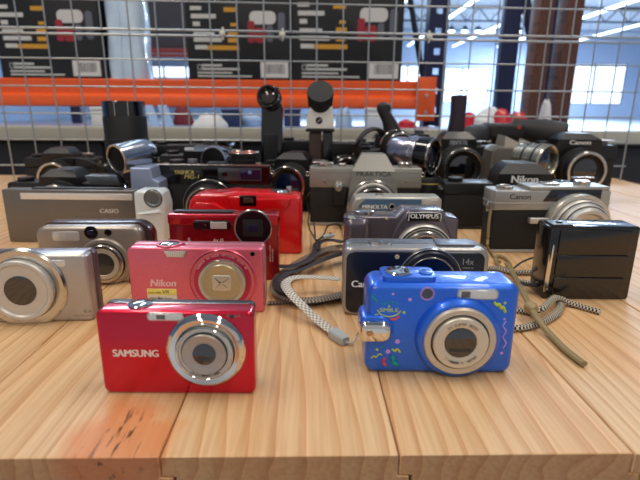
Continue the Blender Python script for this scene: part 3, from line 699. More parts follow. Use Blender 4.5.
# ---- pink compact
X0 = on(198.5, 312); Fr = Front(X0.x, X0.y, 0)
pink = paint('pink_metallic_paint', (224, 104, 124), .33, .45, .45)
t = thing('compact_camera', 'rose pink compact camera with a yellow and white sticker, behind the glossy red one', 'camera', X0.x, X0.y, 0, 0)
H = Fr(198, 242, 16)[1]; hw = 49.2
part(t, 'body', pink, lambda m: m.slab(rr(-hw, hw, 0, H, (2.6, 3, 4, 3.2)), 0, 9, 1.4, 4, .3))
part(t, 'rear_shell', M('rose_silver_shell', (205, 120, 130), .3, .6), lambda m: m.slab(rr(-hw+.3, hw+.2, .4, H+.3, 3), 9.1, 19, .3, 3, 2))
part(t, 'side_trim', chrome2, lambda m: m.box(hw-.2, hw+.5, 8.5, 9.6, 2, H-2, .2))
part(t, 'shutter_button', chrome, lambda m: m.lathe([(0, 0), (6.6, 0), (6.8, .9), (5, 1.7), (0, 1.9)], (Fr(165, 242)[0], 9, H), (0, 0, 1), 36))
part(t, 'shutter_button_rim', pink, lambda m: m.ring(9.2, 7.0, -.2, 1.1, (Fr(165, 242)[0], 9, H), (0, 0, 1), 36))
part(t, 'power_button', M('rose_button', (170, 60, 80), .3, .5), lambda m: m.lathe([(0, 0), (2.4, 0), (2.2, .8), (0, 1)], (Fr(178, 242)[0], 9, H), (0, 0, 1), 24))
(a, b), (c, d) = Fr(164, 257), Fr(186.5, 250.8)
fl = part(t, 'flash_window', M('rose_silver_shell'), lambda m: m.slab([(a+1.5, b-.4), (c-1.5, b-.4), (c+.8, d+.5), (a-.8, d+.5)], -.5, .2, .15))
part(fl, 'flash_glass', flashg, lambda m: m.slab([(a+2.3, b+.2), (c-2.3, b+.2), (c-.3, d-.1), (a+.3, d-.1)], -.7, .1, .1))
mb = MB()
for q in range(9): mb.box(a+3+q*(c-a-6)/8, a+3.4+q*(c-a-6)/8, -.85, -.65, b+.5, d-.4, 0)
mb.build('flash_ribs', satin, fl)
lx, lz = Fr(252.5, 253.8); part(t, 'self_timer_lamp', blkgloss, lambda m: m.lathe([(1.7, -.1), (1.7, .3), (1.2, .2), (0, .1)], (lx, 0, lz), n=24))
(a, b), (c, d) = Fr(150.7, 286.3), Fr(175.5, 280)
lettering(t, 'Nikon', a, b, (d-b)*1.05, c-a, M('pale_brand_print', (236, 196, 200), .35, .3), bold=.06, shear=.18)
(a, b), (c, d) = Fr(148, 300.3), Fr(176.5, 288.8)
st = part(t, 'sticker', M('sticker_white', (226, 222, 205), .5), lambda m: m.box(a, c, -.3, .05, b, d, .05))
ym = M('sticker_yellow', (240, 222, 110), .5)
part(st, 'yellow_band', ym, lambda m: m.box(a, c, -.4, -.2, (b+d)/2-.2, d, .02))
lettering(st, 'Lens-shift', a+1, (b+d)/2+1, 1.6, 9.2, blkmat, y=-.5, bold=.01); lettering(st, 'VR', a+11.4, (b+d)/2+1, 2.6, 5, blkmat, y=-.5, shear=.15)
lettering(st, 'WIDE', a+1, b+.9, 1.6, 5.4, blkmat, y=-.4, bold=.02); lettering(st, '6x', a+7.6, b+.9, 2.3, 3.6, blkmat, y=-.4, bold=.06); lettering(st, 'Zoom', a+12.4, b+.9, 1.6, 5.6, blkmat, y=-.4, bold=0)
lx, lz = Fr(223, 281)
ln = part(t, 'lens_collar', pink, lambda m: m.lathe([(25.0, -.3), (24.8, .6), (23.8, 1.4), (22.6, 1.2), (17.2, .5), (17, -.3)], (lx, 0, lz), n=72, closed=True))
part(ln, 'collar_trim', M('rose_chrome', (232, 120, 140), .12, 1), lambda m: m.ring(24.2, 23.2, .8, 1.8, (lx, 0, lz), n=72, b=.35))
part(ln, 'collar_band', M('deep_rose_paint', (196, 44, 84), .3, .4, .4), lambda m: m.ring(23.2, 17.3, .3, 1.0, (lx, 0, lz), n=72, b=.1))
part(ln, 'barrel', champagne, lambda m: m.lathe([(17.1, 0), (17.1, 3.4), (16.6, 4.0), (15.6, 4.0), (15.3, 3.2), (0, 3.2)], (lx, 0, lz), n=64))
part(ln, 'barrel_trim', chrome2, lambda m: m.ring(17.3, 16.6, 3.0, 4.2, (lx, 0, lz), n=64, b=.2))
part(ln, 'inner_barrel', M('pale_gold_metal', (212, 200, 170), .3, .85), lambda m: m.lathe([(14.0, 3), (14.0, 4.2), (13.4, 4.8), (8.2, 4.2), (0, 4.2)], (lx, 0, lz), n=64))
part(ln, 'lens_cover', champagne, lambda m: m.slab(rr(lx-7, lx+7, lz-6, lz+6, 2.6), -5.2, -4.1, .4))
part(ln, 'cover_blades', chrome2, lambda m: (m.loft([[(lx-1.2, -5.4, lz), (lx-5.6, -5.4, lz+4.6), (lx+0, -5.25, lz+.6)][:3]] + [[(lx-1.2, -5.2, lz), (lx-5.6, -5.2, lz+4.6), (lx, -5.15, lz+.6)]]), m.loft([[(lx+1.2, -5.4, lz), (lx+5.6, -5.4, lz-4.6), (lx, -5.4, lz-.6)], [(lx+1.2, -5.2, lz), (lx+5.6, -5.2, lz-4.6), (lx, -5.2, lz-.6)]]), m.loft([[(lx+.6, -5.4, lz+1), (lx+5.6, -5.4, lz+4.6), (lx+1.4, -5.4, lz+.2)], [(lx+.6, -5.2, lz+1), (lx+5.6, -5.2, lz+4.6), (lx+1.4, -5.2, lz+.2)]]), m.loft([[(lx-.6, -5.4, lz-1), (lx-5.6, -5.4, lz-4.6), (lx-1.4, -5.4, lz-.2)], [(lx-.6, -5.2, lz-1), (lx-5.6, -5.2, lz-4.6), (lx-1.4, -5.2, lz-.2)]])))
mb = MB(); arc_text(mb, 'NIKKOR 6X WIDE OPTICAL ZOOM VR', lx, lz, 20.2, 152, 28, 1.7, -1.1, bold=.01); mb.build('lettering', M('pale_brand_print'), ln)
part(t, 'strap_lug', blkmat, lambda m: m.tube([(-hw, 12, 26), (-hw-3, 10, 24), (-hw-3.4, 10, 19), (-hw-1, 12, 16), (-hw+.5, 12, 17)], .8, 6))
part(t, 'terminal_door', darkm, lambda m: m.slabz(rr(-hw-1.0, -hw+.5, 11, 17, .5), 4, 15, .3))

# ---- silver compact cropped by the left edge, side on to the frame
Fr = Front(on(94, 321).x, on(94, 321).y, 0); X0 = on(94, 321)
silverp = paint('silver_paint', (186, 180, 176), .32, .65, .2)
t = thing('compact_camera', 'pale silver compact camera marked 6x, leftmost beside the glossy red camera', 'camera', X0.x, X0.y, 0, 4)
H = Fr(90, 248, 15)[1]
part(t, 'body', silverp, lambda m: m.slab(rr(-90, 0, 0, H, (3.5, 4, 6, 6)), 0, 11, 2.4, 5, .4))
part(t, 'rear_shell', M('mauve_grey_shell', (110, 92, 98), .35, .5), lambda m: m.slab(rr(-89.5, 1.2, .5, H-.2, 4), 11.1, 19, .3, 3, 2))
lx, lz = -44, H*.52
ln = part(t, 'lens_ring', chrome2, lambda m: m.lathe([(29, -.3), (29, 1.2), (27.6, 2.2), (22.4, 1.8), (22, -.3)], (lx, 0, lz), n=72, closed=True))
part(ln, 'barrel', satin, lambda m: m.lathe([(21.8, 0), (21.8, 6), (21, 6.8), (19, 6.8), (18, 5.6), (11, 5), (0, 5)], (lx, 0, lz), n=64))
part(ln, 'lens_glass', glass, lambda m: m.lathe([(10.6, 4.8), (10.6, 5.4), (0, 5.9)], (lx, 0, lz), n=40))
part(t, 'flash_window', flashg, lambda m: m.slab(rr(-32, -14, H-9, H-4, 1.5), -.4, .2, .2))
(a, b), (c, d) = Fr(84.4, 312.5), Fr(91.5, 308.6)
lettering(t, '6x', a, b, d-b, c-a, greyprint, bold=.01); lettering(t, 'OPTICAL ZOOM', a-8, b-2.6, 1.0, c-a+9, greyprint, bold=0)
part(t, 'shutter_button', chrome2, lambda m: m.lathe([(0, 0), (6, 0), (5.6, 1.2), (0, 1.6)], (-70, 9, H-.2), (0, 0, 1), 30))

# ---- silver compact with a dark lens, behind it
X0 = on(135, 282.5); Fr = Front(X0.x, X0.y, 3)
warmsil = paint('warm_silver_paint', (172, 160, 148), .34, .65, .15)
t = thing('compact_camera', 'warm silver compact camera with round lens and dark maroon edge, left of the pink one', 'camera', X0.x, X0.y, 0, 3)
H = Fr(120, 219.5, 22)[1]-1; x1 = Fr(144, 262)[0]
part(t, 'body', warmsil, lambda m: m.slab(rr(-78, x1, 0, H, (4.5, 9, 8, 4.5), 7), 0, 11, 3, 5, .4))
part(t, 'rear_shell', M('maroon_shell', (62, 34, 36), .3, .4, .3), lambda m: m.slab(rr(-77, x1+6, .5, H+1.2, (6, 14, 8, 5), 8), 11.1, 28, .3, 3, 4), 'dark maroon rear shell')
lx, lz = Fr(105.5, 262)
ln = part(t, 'lens_ring', warmsil, lambda m: m.lathe([(21.4, -.6), (21.4, 1.6), (20.2, 2.8), (17.6, 3.0), (17.2, 1.6), (17, -.6)], (lx, 0, lz), n=72, closed=True))
part(ln, 'barrel', chrome2, lambda m: m.lathe([(16.9, 0), (16.9, 6.4), (16.2, 7.2), (14.2, 7.2), (13.8, 6), (0, 6)], (lx, 0, lz), n=64))
part(ln, 'inner_ring', champagne, lambda m: m.ring(13.6, 9.8, 5.9, 6.8, (lx, 0, lz), n=56, b=.4))
part(ln, 'lens_glass', M('grey_lens_cover', (84, 84, 80), .2, .6, coat=.6), lambda m: m.lathe([(9.7, 5.9), (9.7, 6.3), (0, 6.6)], (lx, 0, lz), n=40))
part(ln, 'cover_line', blkgloss, lambda m: m.box(lx-9, lx+9, -6.9, -6.2, lz-.3, lz+.2, .1))
a, b = Fr(91, 232.5); vf = part(t, 'viewfinder', blkgloss, lambda m: m.lathe([(5.6, -.4), (5.6, .5), (5.1, .7), (4.8, .2), (0, .1)], (a, 0, b), n=32))
part(vf, 'viewfinder_glass', glassb, lambda m: m.box(a-2.6, a+2.6, -.6, .1, b-2, b+2, .4))
a, b = Fr(108, 232.5); part(t, 'focus_lamp', blkgloss, lambda m: m.lathe([(2.9, -.4), (2.9, .4), (2.4, .5), (2.2, .1), (0, .1)], (a, 0, b), n=28))
a, b = Fr(80, 227); part(t, 'flash_window', flashg, lambda m: m.slab(rr(-64, -42, H-12, H-4, 2), -.4, .2, .2))

# ---- grey and silver compact with bright strip
X0 = on(125, 243); Fr = Front(X0.x, X0.y, 0)
greyp = paint('dark_silver_brushed', (122, 118, 114), .36, .6, .1)
t = thing('compact_camera', 'grey camera with a bright strip and pale silver side grip, at the far left', 'camera', X0.x, X0.y, 0, 0)
H = Fr(110, 189.5, 6)[1]; xr = Fr(136, 215)[0]; xl_ = -128
part(t, 'body', greyp, lambda m: m.slab(rr(xl_, xr, 0, H, (1, 1.5, 1.5, 2)), 0, 18, .7, 3, 1.6))
(a, b), (c, d) = Fr(60, 199.5), Fr(132, 193.8)
part(t, 'bright_strip', M('white_silver_strip', (236, 232, 226), .25, .4), lambda m: m.box(xl_+20, c, -.5, .2, b, d, .1))
(a, b), (c, d) = Fr(100.2, 213), Fr(118.3, 209)
lettering(t, 'CASIO', a, b, d-b, c-a, M('pale_print', (214, 212, 208), .4), bold=.03)
part(t, 'top_slider', darkm, lambda m: m.slab(rr(xl_+30, xr-14, H-.2, H+1.4, .6), 5, 14, .3))
palegrip = paint('pale_silver_grip', (224, 230, 228), .34, .15, .2)
x2, x3 = Fr(136.5, 215)[0], Fr(166, 215)[0]; zt = Fr(150, 188, 16)[1]
g = part(t, 'side_grip', palegrip, lambda m: m.slab([(x2+5, 0), (x3-4, 0), (x3-1, 4), (x3+1, zt*.62), (x3+1.4, zt*.74), (x3-1.5, zt-3), (x3-5, zt), (x2+4, zt), (x2+1, zt-2), (x2+.5, zt*.5), (x2-4.5, zt*.34), (x2-4.5, zt*.2)], -5.5, 24, 2.6, 4))
a, b = Fr(153, 198.5, -5.5)
part(g, 'mode_dial', M('dial_grey_metal', (140, 146, 146), .3, .7), lambda m: m.lathe([(0, 0), (8.8, 0), (9, .8), (8.4, 1.4), (7.2, 1.2), (6.6, .7), (0, .7)], (a, -5.2, b), n=40))
part(g, 'dial_rim', M('dial_rim_dark', (70, 72, 74), .35, .5), lambda m: m.ring(10.1, 9.1, -.1, .7, (a, -5.3, b), n=40))
part(g, 'grip_crease', palegrip, lambda m: m.loft([[(x2+3, -5.6, zt*.60), (x3-5, -5.6, zt*.68), (x3-1, -5.6, zt*.6)], [(x2+6, -7.4, zt*.585), (x3-6, -7.6, zt*.62), (x3-4, -6.4, zt*.6)]]))

# ---- slim red with round dark lens at the corner
X0 = on(226, 280); Fr = Front(X0.x, X0.y, 0)
dkred = paint('deep_red_metal', (150, 8, 26), .26, .6, .5)
t = thing('compact_camera', 'slim deep red camera with a black round corner lens, behind the pink one', 'camera', X0.x, X0.y, 0, 0)
H = Fr(226, 211, 13)[1]; hw = 47
part(t, 'body', dkred, lambda m: m.slab(rr(-hw, hw, 0, H-2, (1.6, 2.2, 2.2, 1.6)), 0, 17, .9, 3, 2))
part(t, 'top_bar', paint('bright_red_metal', (186, 16, 34), .22, .6, .5), lambda m: m.slab(rr(-hw, hw, H-9.2, H, 1.6), -1.6, 17.4, .7, 3))
part(t, 'top_plate', darkm, lambda m: m.slabz(rr(-hw+4, 8, 4, 12, 1), H-.1, H+1.6, .4))
(a, b), (c, d) = Fr(194, 229), Fr(231, 220)
fw = part(t, 'flash_panel', blkgloss, lambda m: m.slab(rr(a, c, b, d, 2.4), -2.2, .2, .3))
part(fw, 'flash_glass', flashg, lambda m: m.slab(rr(Fr(211, 228)[0], Fr(227, 220)[0], b+1, d-1.2, .8), -2.5, -2.0, .15))
part(fw, 'lamp', M('dull_red_lamp', (110, 40, 40), .3), lambda m: m.lathe([(.9, 2.1), (.9, 2.4), (0, 2.5)], (Fr(206, 225)[0], 0, (b+d)/2), n=16))
a, b = Fr(253.2, 227.5)
ln = part(t, 'lens_ring', chrome2, lambda m: m.ring(16.3, 14.9, -.2, 3.0, (a, 0, b), n=64, b=.5))
part(ln, 'lens_well', blkgloss, lambda m: m.lathe([(15, 0), (15, 2.2), (13.4, 2.2), (11, 1.9), (0, 1.9)], (a, 0, b), n=56))
part(ln, 'lens_frame', blkmat, lambda m: [m.slab(rr(a-r, a+r, b-r*.86, b+r*.86, 1), -y, -1.6, .2) for r, y in ((8.6, 2.4), (5.6, 3.0))])
part(ln, 'lens_glass', glassb, lambda m: m.slab(rr(a-3.8, a+3.8, b-3.2, b+3.2, .8), -3.3, -2.8, .1))
(c, d), (e, f) = Fr(216, 241.5), Fr(228, 238.6)
lettering(t, '6x IS', c-2, d, 2.6, 8.5, M('pale_print'), bold=.02); lettering(t, 'S', Fr(188, 241)[0], d, 3, 2, M('pale_print'), bold=.02)
(c, d) = Fr(269.5, 262)
mb = MB(Matrix.Translation((c+1.3, 0, d)) @ Matrix.Rotation(-PI/2, 4, 'Y')); add_text(mb, 'OPTICAL ZOOM', 0, 0, 1.0, 15, y=-.1, bold=0); add_text(mb, 'WIDE LENS', 0, -2, 1.0, 12, y=-.1, bold=0); mb.build('side_lettering', M('pale_print'), t)

# ---- bright red film compact
X0 = on(246.5, 254); Fr = Front(X0.x, X0.y, 0)
brred = M('bright_red_plastic', (214, 12, 20), .22, 0, .5)
t = thing('film_camera', 'bright red plastic film compact camera with moulded grip, behind the slim red one', 'camera', X0.x, X0.y, 0, 0)
H = Fr(250, 190, 22)[1]; hw = 57.5
o = [(-hw+2, 0), (hw-2.5, 0), (hw, 2.5), (hw, H-8), (hw-2, H-3.5), (hw-5, H-2.4), (hw-16, H-2), (hw-22, H-1.6), (hw-30, H), (-4, H+.5), (-10, H+1.5), (-24, H-.3), (-44, H-1), (-hw+6, H-3), (-hw+1.5, H-8), (-hw, H-14), (-hw, 3)]
part(t, 'body', brred, lambda m: m.slab(o, 0, 34, 3.4, 5, 4))
# raised moulding: left grip and lens hump, right panel line
P = Fr
part(t, 'front_moulding', brred, lambda m: m.slab([P(192, 232), P(232, 232), P(240, 212), P(247, 209.5), P(285, 210), P(289, 206), P(291, 198), P(286, 197.3), P(258, 198), P(250, 195.5), P(230, 196), P(228, 197.5), P(235, 209), P(230, 211.5), P(215, 202.5), P(196, 202), P(191.5, 208)], -2.2, 1.5, 1.9, 4, .2))
(a, b), (c, d) = Fr(240, 205.5), Fr(256.5, 195.2)
vw = part(t, 'viewfinder', blkgloss, lambda m: m.slab(rr(a, c, b, d, .8), -3.2, .5, .3))
part(vw, 'viewfinder_glass', M('amber_glass', (74, 52, 46), .1, coat=.6), lambda m: m.box(a+4, c-3, -3.4, -3.1, b+3.5, d-2, .1))
part(t, 'flash_shoe', M('red_shoe', (150, 10, 18), .3), lambda m: m.slabz(rr(-30, -16, 8, 20, 2), H-.6, H+.8, .3))
part(t, 'lever', chrome2, lambda m: (m.lathe([(0, 0), (7, 0), (7.4, 2), (5, 3.6), (0, 4)], (Fr(283, 190)[0], 14, H-2.2), (0, 0, 1), 32), m.box(Fr(286, 190)[0], Fr(291, 190)[0], 8, 12, H-2, H+6.5, .6)))
part(t, 'winder', blkmat, lambda m: m.lathe([(0, 0), (8, 0), (8.4, 2.4), (0, 2.8)], (Fr(275, 190)[0], 22, H-2.4), (0, 0, 1), 32))
part(t, 'lens', blkmat, lambda m: (m.lathe([(22, 0), (22, 6), (20, 7.5), (16, 7.5), (10, 5), (0, 5)], (0, 0, 24), n=56)))

# ---- black compact, silver edged
X0 = on(412.5, 316); Fr = Front(X0.x, X0.y, 0)
t = thing('compact_camera', 'black-faced compact camera with a silver rim marked 14x, behind the blue one', 'camera', X0.x, X0.y, 0, 0)
H = Fr(412, 240, 22)[1]; hw = 52.5
part(t, 'body', M('blue_black_face', (22, 26, 36), .3, .3, .3), lambda m: m.slab(rr(-hw+2.6, hw-3.2, 2.2, H-2.8, 6, 6), -.5, 8, .8, 3, .2))
part(t, 'rim', paint('rim_silver', (166, 162, 158), .32, .7, .1), lambda m: m.slab(rr(-hw, hw, 0, H, 8, 7), 0.1, 12, 2.2, 4, .4))
part(t, 'rear_shell', M('cool_grey_shell', (112, 116, 124), .35, .5), lambda m: m.slab(rr(-hw+.6, hw-.2, .3, H+.4, 8, 7), 12.1, 28, .4, 3, 4))
a, b = Fr(397, 256.5); part(t, 'focus_lamp', M('warm_lamp', (220, 206, 160), .2, .3), lambda m: m.lathe([(1.7, .3), (1.7, .9), (0, 1.2)], (a, 0, b), n=20))
a, b = Fr(429, 278)
ln = part(t, 'lens_ring', chrome2, lambda m: m.ring(23.0, 21.6, -.1, 3.4, (a, 0, b), n=72, b=.6))
part(ln, 'barrel', M('dark_lens_metal', (60, 62, 68), .3, .6), lambda m: m.lathe([(21.5, 0), (21.5, 5), (20.4, 5.8), (19.6, 5.8), (19.4, 4.6), (17, 4.4), (0, 4.4)], (a, 0, b), n=64))
part(ln, 'inner_ring', chrome2, lambda m: m.ring(17.6, 16.6, 4.2, 6.6, (a, 0, b), n=64, b=.4))
part(ln, 'lens_glass', glass, lambda m: m.lathe([(16, 4.2), (16, 5), (0, 5.6)], (a, 0, b), n=48))
(c, d), (e, f) = Fr(462.5, 264.5), Fr(474, 258.5)
lettering(t, '14x', c, d, f-d, e-c, M('dim_print', (150, 152, 158), .4), y=-.65, bold=.0); lettering(t, 'WIDE IS', c, d-3.2, 1.4, e-c, M('dim_print'), y=-.65, bold=0)
(c, d), (e, f) = Fr(351.5, 286.8), Fr(378, 280.5)
lettering(t, 'Canon', c, d, f-d, e-c, M('white_print'), y=-.65, bold=.06)
part(t, 'power_button', chrome2, lambda m: (m.lathe([(0, 0), (2.4, 0), (2.2, .8), (0, 1)], (Fr(391, 240)[0], 10, H-.2), (0, 0, 1), 24)))
part(t, 'shutter_button', chrome2, lambda m: m.lathe([(0, 0), (5.4, 0), (5, 1.2), (0, 1.5)], (Fr(377, 240)[0], 14, H+.1), (0, 0, 1), 30))
part(t, 'flash_lid', M('cool_grey_shell'), lambda m: m.slabz(rr(Fr(440, 240)[0], hw-9, 6, 22, 2), H+.1, H+1.4, .4))

# ---- purple-grey bridge camera
X0 = on(402, 271); Fr = Front(X0.x, X0.y, 0)
mauve = paint('mauve_grey_metal', (112, 104, 112), .26, .65, .4)
t = thing('compact_camera', 'mauve-grey superzoom camera with a raised flash hump, behind the black-faced one', 'camera', X0.x, X0.y, 0, 0)
P = Fr
xl_, xr_ = P(344.5, 230)[0], P(459, 230)[0]; H1 = P(360, 213, 16)[1]; H2 = P(420, 208.5, 8)[1]
o = [(xl_+4, 0), (xr_-4, 0), (xr_, 4), (xr_, PZ(221)), (PX(457), PZ(218)), (PX(447), PZ(216.5)), (PX(443), PZ(211)), (PX(440), H2), (PX(407), H2), (PX(403), PZ(210)), (PX(396), H1), (xl_+3, H1), (xl_, H1-4), (xl_, 4)]
part(t, 'body', mauve, lambda m: m.slab(o, 2, 30, 2.2, 4, 4))
part(t, 'grip', mauve, lambda m: m.slab(rr(xl_-.6, PX(369), .6, H1-.6, (6, 6, 8, 8), 6), -8, 14, 6, 5, 1))
part(t, 'lens_fairing', mauve, lambda m: m.slab([P(388, 250), P(455, 250), P(452, 236), P(444, 219), P(440, 210), P(407, 210), P(398, 222), P(390, 238)], -3, 3, 2.6, 4, .2))
fp = part(t, 'flash_hump', blkgloss, lambda m: m.slab([P(406, 220.5), P(439.5, 220.5), P(441, 216), P(438, 210.5), P(410, 210.5), P(407, 215)], -4.4, -2, .8, 3, .2))
mb = MB(); mb.tube([(P(407.5, 219.8)[0], -4.6, PZ(219.8)), (P(408.5, 214)[0], -4.6, PZ(214)), (P(411, 211.5)[0], -4.6, PZ(211.5)), (P(437, 211.5)[0], -4.6, PZ(211.5)), (P(440, 216)[0], -4.6, PZ(216)), (P(439, 219.8)[0], -4.6, PZ(219.8))], .35, 6, 3); mb.build('hump_outline', M('white_print'), fp)
(c, d), (e, f) = P(409.5, 217.2), P(437.5, 213)
lettering(fp, 'OLYMPUS', c, d, f-d, e-c, M('white_print'), y=-4.6, bold=.06)
a, b = P(422, 250)
ln = part(t, 'lens_ring', satin, lambda m: m.lathe([(26.04, -1), (26.04, 6), (24.36, 8), (22.34, 8), (21.84, 5), (21.84, -1)], (a, -3, b), n=72, closed=True))
part(ln, 'ring_groove', blkgloss, lambda m: m.ring(24.9, 23.7, 6, 8.6, (a, -3, b), n=72, b=.2))
part(ln, 'barrel', chrome2, lambda m: m.lathe([(21.67, 2), (21.67, 12), (20.66, 13), (18.48, 13), (17.64, 11), (15.96, 10), (0, 10)], (a, -3, b), n=64))
part(ln, 'lens_glass', glass, lambda m: m.lathe([(18.6, 9.8), (15.62, 11), (0, 11.8)], (a, -3, b), n=48))
mb = MB(); arc_text(mb, '5.0-60mm 1:3.2-5.8', a, b, 19.5, 125, 60, 1.3, -16.05, bold=0); mb.build('lettering', M('dim_print'), ln)
part(t, 'mode_dial', chrome2, lambda m: m.lathe([(0, 0), (9, 0), (9.2, 3.4), (8, 4), (0, 4)], (PX(365), 14, H1-.4), (0, 0, 1), 36))
part(t, 'shutter_button', chrome2, lambda m: m.lathe([(0, 0), (7.4, 0), (6.6, 2), (0, 2.8)], (PX(351), 4, H1-1), (0, 0, 1), 32))
a, b = P(387, 219); part(t, 'focus_lamp', M('warm_lamp'), lambda m: m.lathe([(1.3, -.2), (1.3, .5), (0, .7)], (a, 2, b), n=18))

# ---- silver and blue film compact
D = 520.0; X0 = at(395, 236, D); Fr = Front(X0.x, D, 0)
t = thing('film_camera', 'silver film compact with a steel-blue front panel, between the mauve-grey camera and the big SLR', 'camera', X0.x, D, 0, 0)
P = Fr
xl_, xr_ = P(350, 215)[0], P(441, 215)[0]; H = P(395, 194, 20)[1]
silp = paint('film_silver_paint', (188, 186, 176), .34, .45, .1)
part(t, 'body', silp, lambda m: m.slab([(xl_+3, 0), (xr_-2, 0), (xr_, 2), (xr_, H-3), (xr_-3, H), (PX(362), H), (PX(355), H-2), (xl_+1.5, H-10), (xl_, H-18), (xl_, 3)], 0, 28, 2.4, 4, 3))
part(t, 'front_panel', M('steel_blue_panel', (88, 116, 144), .35, .4), lambda m: m.slab([(PX(357), 6), (PX(421), 6), (PX(421), PZ(199)), (PX(365), PZ(199)), (PX(358.5), PZ(206))], -.7, .3, .4))
(c, d), (e, f) = P(362.5, 208.6), P(387.5, 204.8)
lettering(t, 'MINOLTA', c, d, f-d, e-c, M('white_print'), y=-.85, bold=.06)
a, b = P(392, 206.5)
vf = part(t, 'viewfinder', silp, lambda m: m.ring(3.6, 2.4, .4, 1.6, (a, 0, b), n=28, b=.3)); part(vf, 'viewfinder_glass', blkgloss, lambda m: m.lathe([(2.4, .4), (2.4, 1.0), (0, 1.1)], (a, 0, b), n=24))
(c, d), (e, f) = P(422, 206), P(437, 200)
part(t, 'flash_window', flashg, lambda m: m.slab(rr(c, e, d-3, f, 1), -.7, .2, .2))
part(t, 'shutter_button', chrome2, lambda m: m.lathe([(0, 0), (4.6, 0), (4.2, 1.2), (0, 1.4)], (PX(380), 14, H), (0, 0, 1), 28))
part(t, 'lens', darkm, lambda m: m.lathe([(16, 0), (16, 3), (14, 4), (8, 3), (0, 3)], (PX(405), 0, 17), n=48))

# ================================================================== SLR-type cameras from shared pieces
def lug(m, x, y, z, s=1): m.tube([(x, y, z), (x+3.4*s, y-1, z+1.5), (x+4.6*s, y-1, z-2.6), (x+1.6*s, y, z-3.2)], .9, 6, 3, closed=True)
def dial(parent, x, y, z, r, h, mat=None, name='dial'):
    def f(m):
        n = 40; R = [[(x+(q*r+(.35 if (k % 2) else 0))*math.cos(2*PI*k/n), y+(q*r+(.35 if (k % 2) else 0))*math.sin(2*PI*k/n), z+h*tt) for k in range(n)] for q, tt in ((.98, -.02), (1, .1), (1, .85), (.9, 1))]
        m.loft(R)
    return part(parent, name, mat or chrome2, f)
def lens_unit(parent, x, z, y, r, length, mat, front=None, glassm=None, ribs=True, ax=(0, -1, 0), trim=chrome2, name='lens'):
    a = Vector(ax).normalized(); c = (x, y, z)
    def f(m):
        pr = [(r*1.0, -1), (r*1.0, length*.25), (r*1.06, length*.27), (r*1.06, length*.62), (r*.99, length*.64), (r*.97, length*.95), (r*.92, length), (r*.8, length), (r*.72, length*.9), (r*.62, length*.86), (0, length*.86)]
        m.lathe(pr, c, ax, 56)
    L_ = part(parent, name, mat, f)
    if ribs:
        def g(m):
            for k in range(5): m.ring(r*1.10, r*1.0, length*(.30+.06*k), length*(.33+.06*k), c, ax, 48, .15)
        part(L_, 'focus_ring', mat, g)
    part(L_, 'front_ring', trim, lambda m: m.ring(r*.98, r*.84, length*.93, length*1.03, c, ax, 56, .5))
    part(L_, 'front_glass', glassm or glass, lambda m: m.lathe([(r*.62, length*.84), (r*.61, length*.88), (r*.4, length*.93), (0, length*.95)], c, ax, 40))
    return L_

# ---- big silver SLR, nameplate on the prism
X0 = on(364, 226); D = X0.y; Fr = Front(X0.x, D, 0)
P = Fr
slrsil = paint('slr_satin_silver', (160, 158, 150), .38, .6, 0)
t = thing('slr_camera', 'silver SLR film camera with pentaprism nameplate and black leatherette, in the middle row', 'camera', X0.x, D, 0, 0)
xl_, xr_ = P(310, 200)[0], P(420, 200)[0]; zt = PZ(168); zb = PZ(188)
part(t, 'body', leather, lambda m: m.slab(rr(xl_, xr_, 4.2, zb, 3, 5), 1.2, 30, .8))
part(t, 'top_plate', slrsil, lambda m: m.slab(rr(xl_-.6, xr_+.6, zb+.1, zt, (1, 2, 2, 1)), 0, 31, 1.2))
part(t, 'top_ridge', slrsil, lambda m: m.slab(rr(xl_-.8, xr_+.8, PZ(172.5), PZ(171.5), .3), -.5, 31.5, .2))
part(t, 'bottom_plate', slrsil, lambda m: m.slab(rr(xl_-.4, xr_+.4, 0, 4.1, 1.4), .4, 31, .6))
pm = [(PX(350.5), PX(394), 178.5, -7), (PX(351), PX(393.5), 170.5, -7), (PX(360.5), PX(384.5), 154.5, 6)]
pr = part(t, 'prism_housing', slrsil, lambda m: m.loft([[(a, y, PZ(v)), (b, y, PZ(v)), (b-2, 29, PZ(v)), (a+2, 29, PZ(v))] for a, b, v, y in pm]))
(c, d), (e, f) = P(356.5, 176.3, -7), P(391.5, 171.9, -7)
lettering(pr, 'PRAKTICA', c, d, f-d, e-c, blkmat, y=-7.15, bold=.0)
mt = part(t, 'mirror_box', slrsil, lambda m: m.loft([[(PX(a), y, PZ(v)) for a, v in ((346, 222), (399, 222), (397, 196), (395, 178.6), (350, 178.6), (348, 196))] for y in (-6, 4)]))
a, b = P(372, 204.5, -7)
ln = part(t, 'lens_mount', chrome2, lambda m: m.ring(31.5, 27, 5, 12, (a, 0, b), n=72, b=1))
part(ln, 'lens_barrel', blkmat, lambda m: m.lathe([(27.5, 6), (27.5, 14), (26, 15), (26, 26), (24, 28), (21, 28), (18, 24), (13, 22), (0, 22)], (a, 0, b), n=64))
part(ln, 'focus_ring', satin, lambda m: [m.ring(28.4, 26, 15+k*2.4, 16.4+k*2.4, (a, 0, b), n=64, b=.4) for k in range(3)])
part(ln, 'knurling', satin, lambda m: [m.box(a+26.6*math.cos(q)-.5, a+26.6*math.cos(q)+.5, -27, -23.5, b+26.6*math.sin(q)-.9, b+26.6*math.sin(q)+.9, .1) for q in [2*PI*k/48 for k in range(48)]])
part(ln, 'front_ring', chrome2, lambda m: m.ring(24, 21.2, 26.5, 29, (a, 0, b), n=64, b=.5))
part(ln, 'lens_glass', glass, lambda m: m.lathe([(13, 21.6), (13, 23), (0, 25.4)], (a, 0, b), n=48))
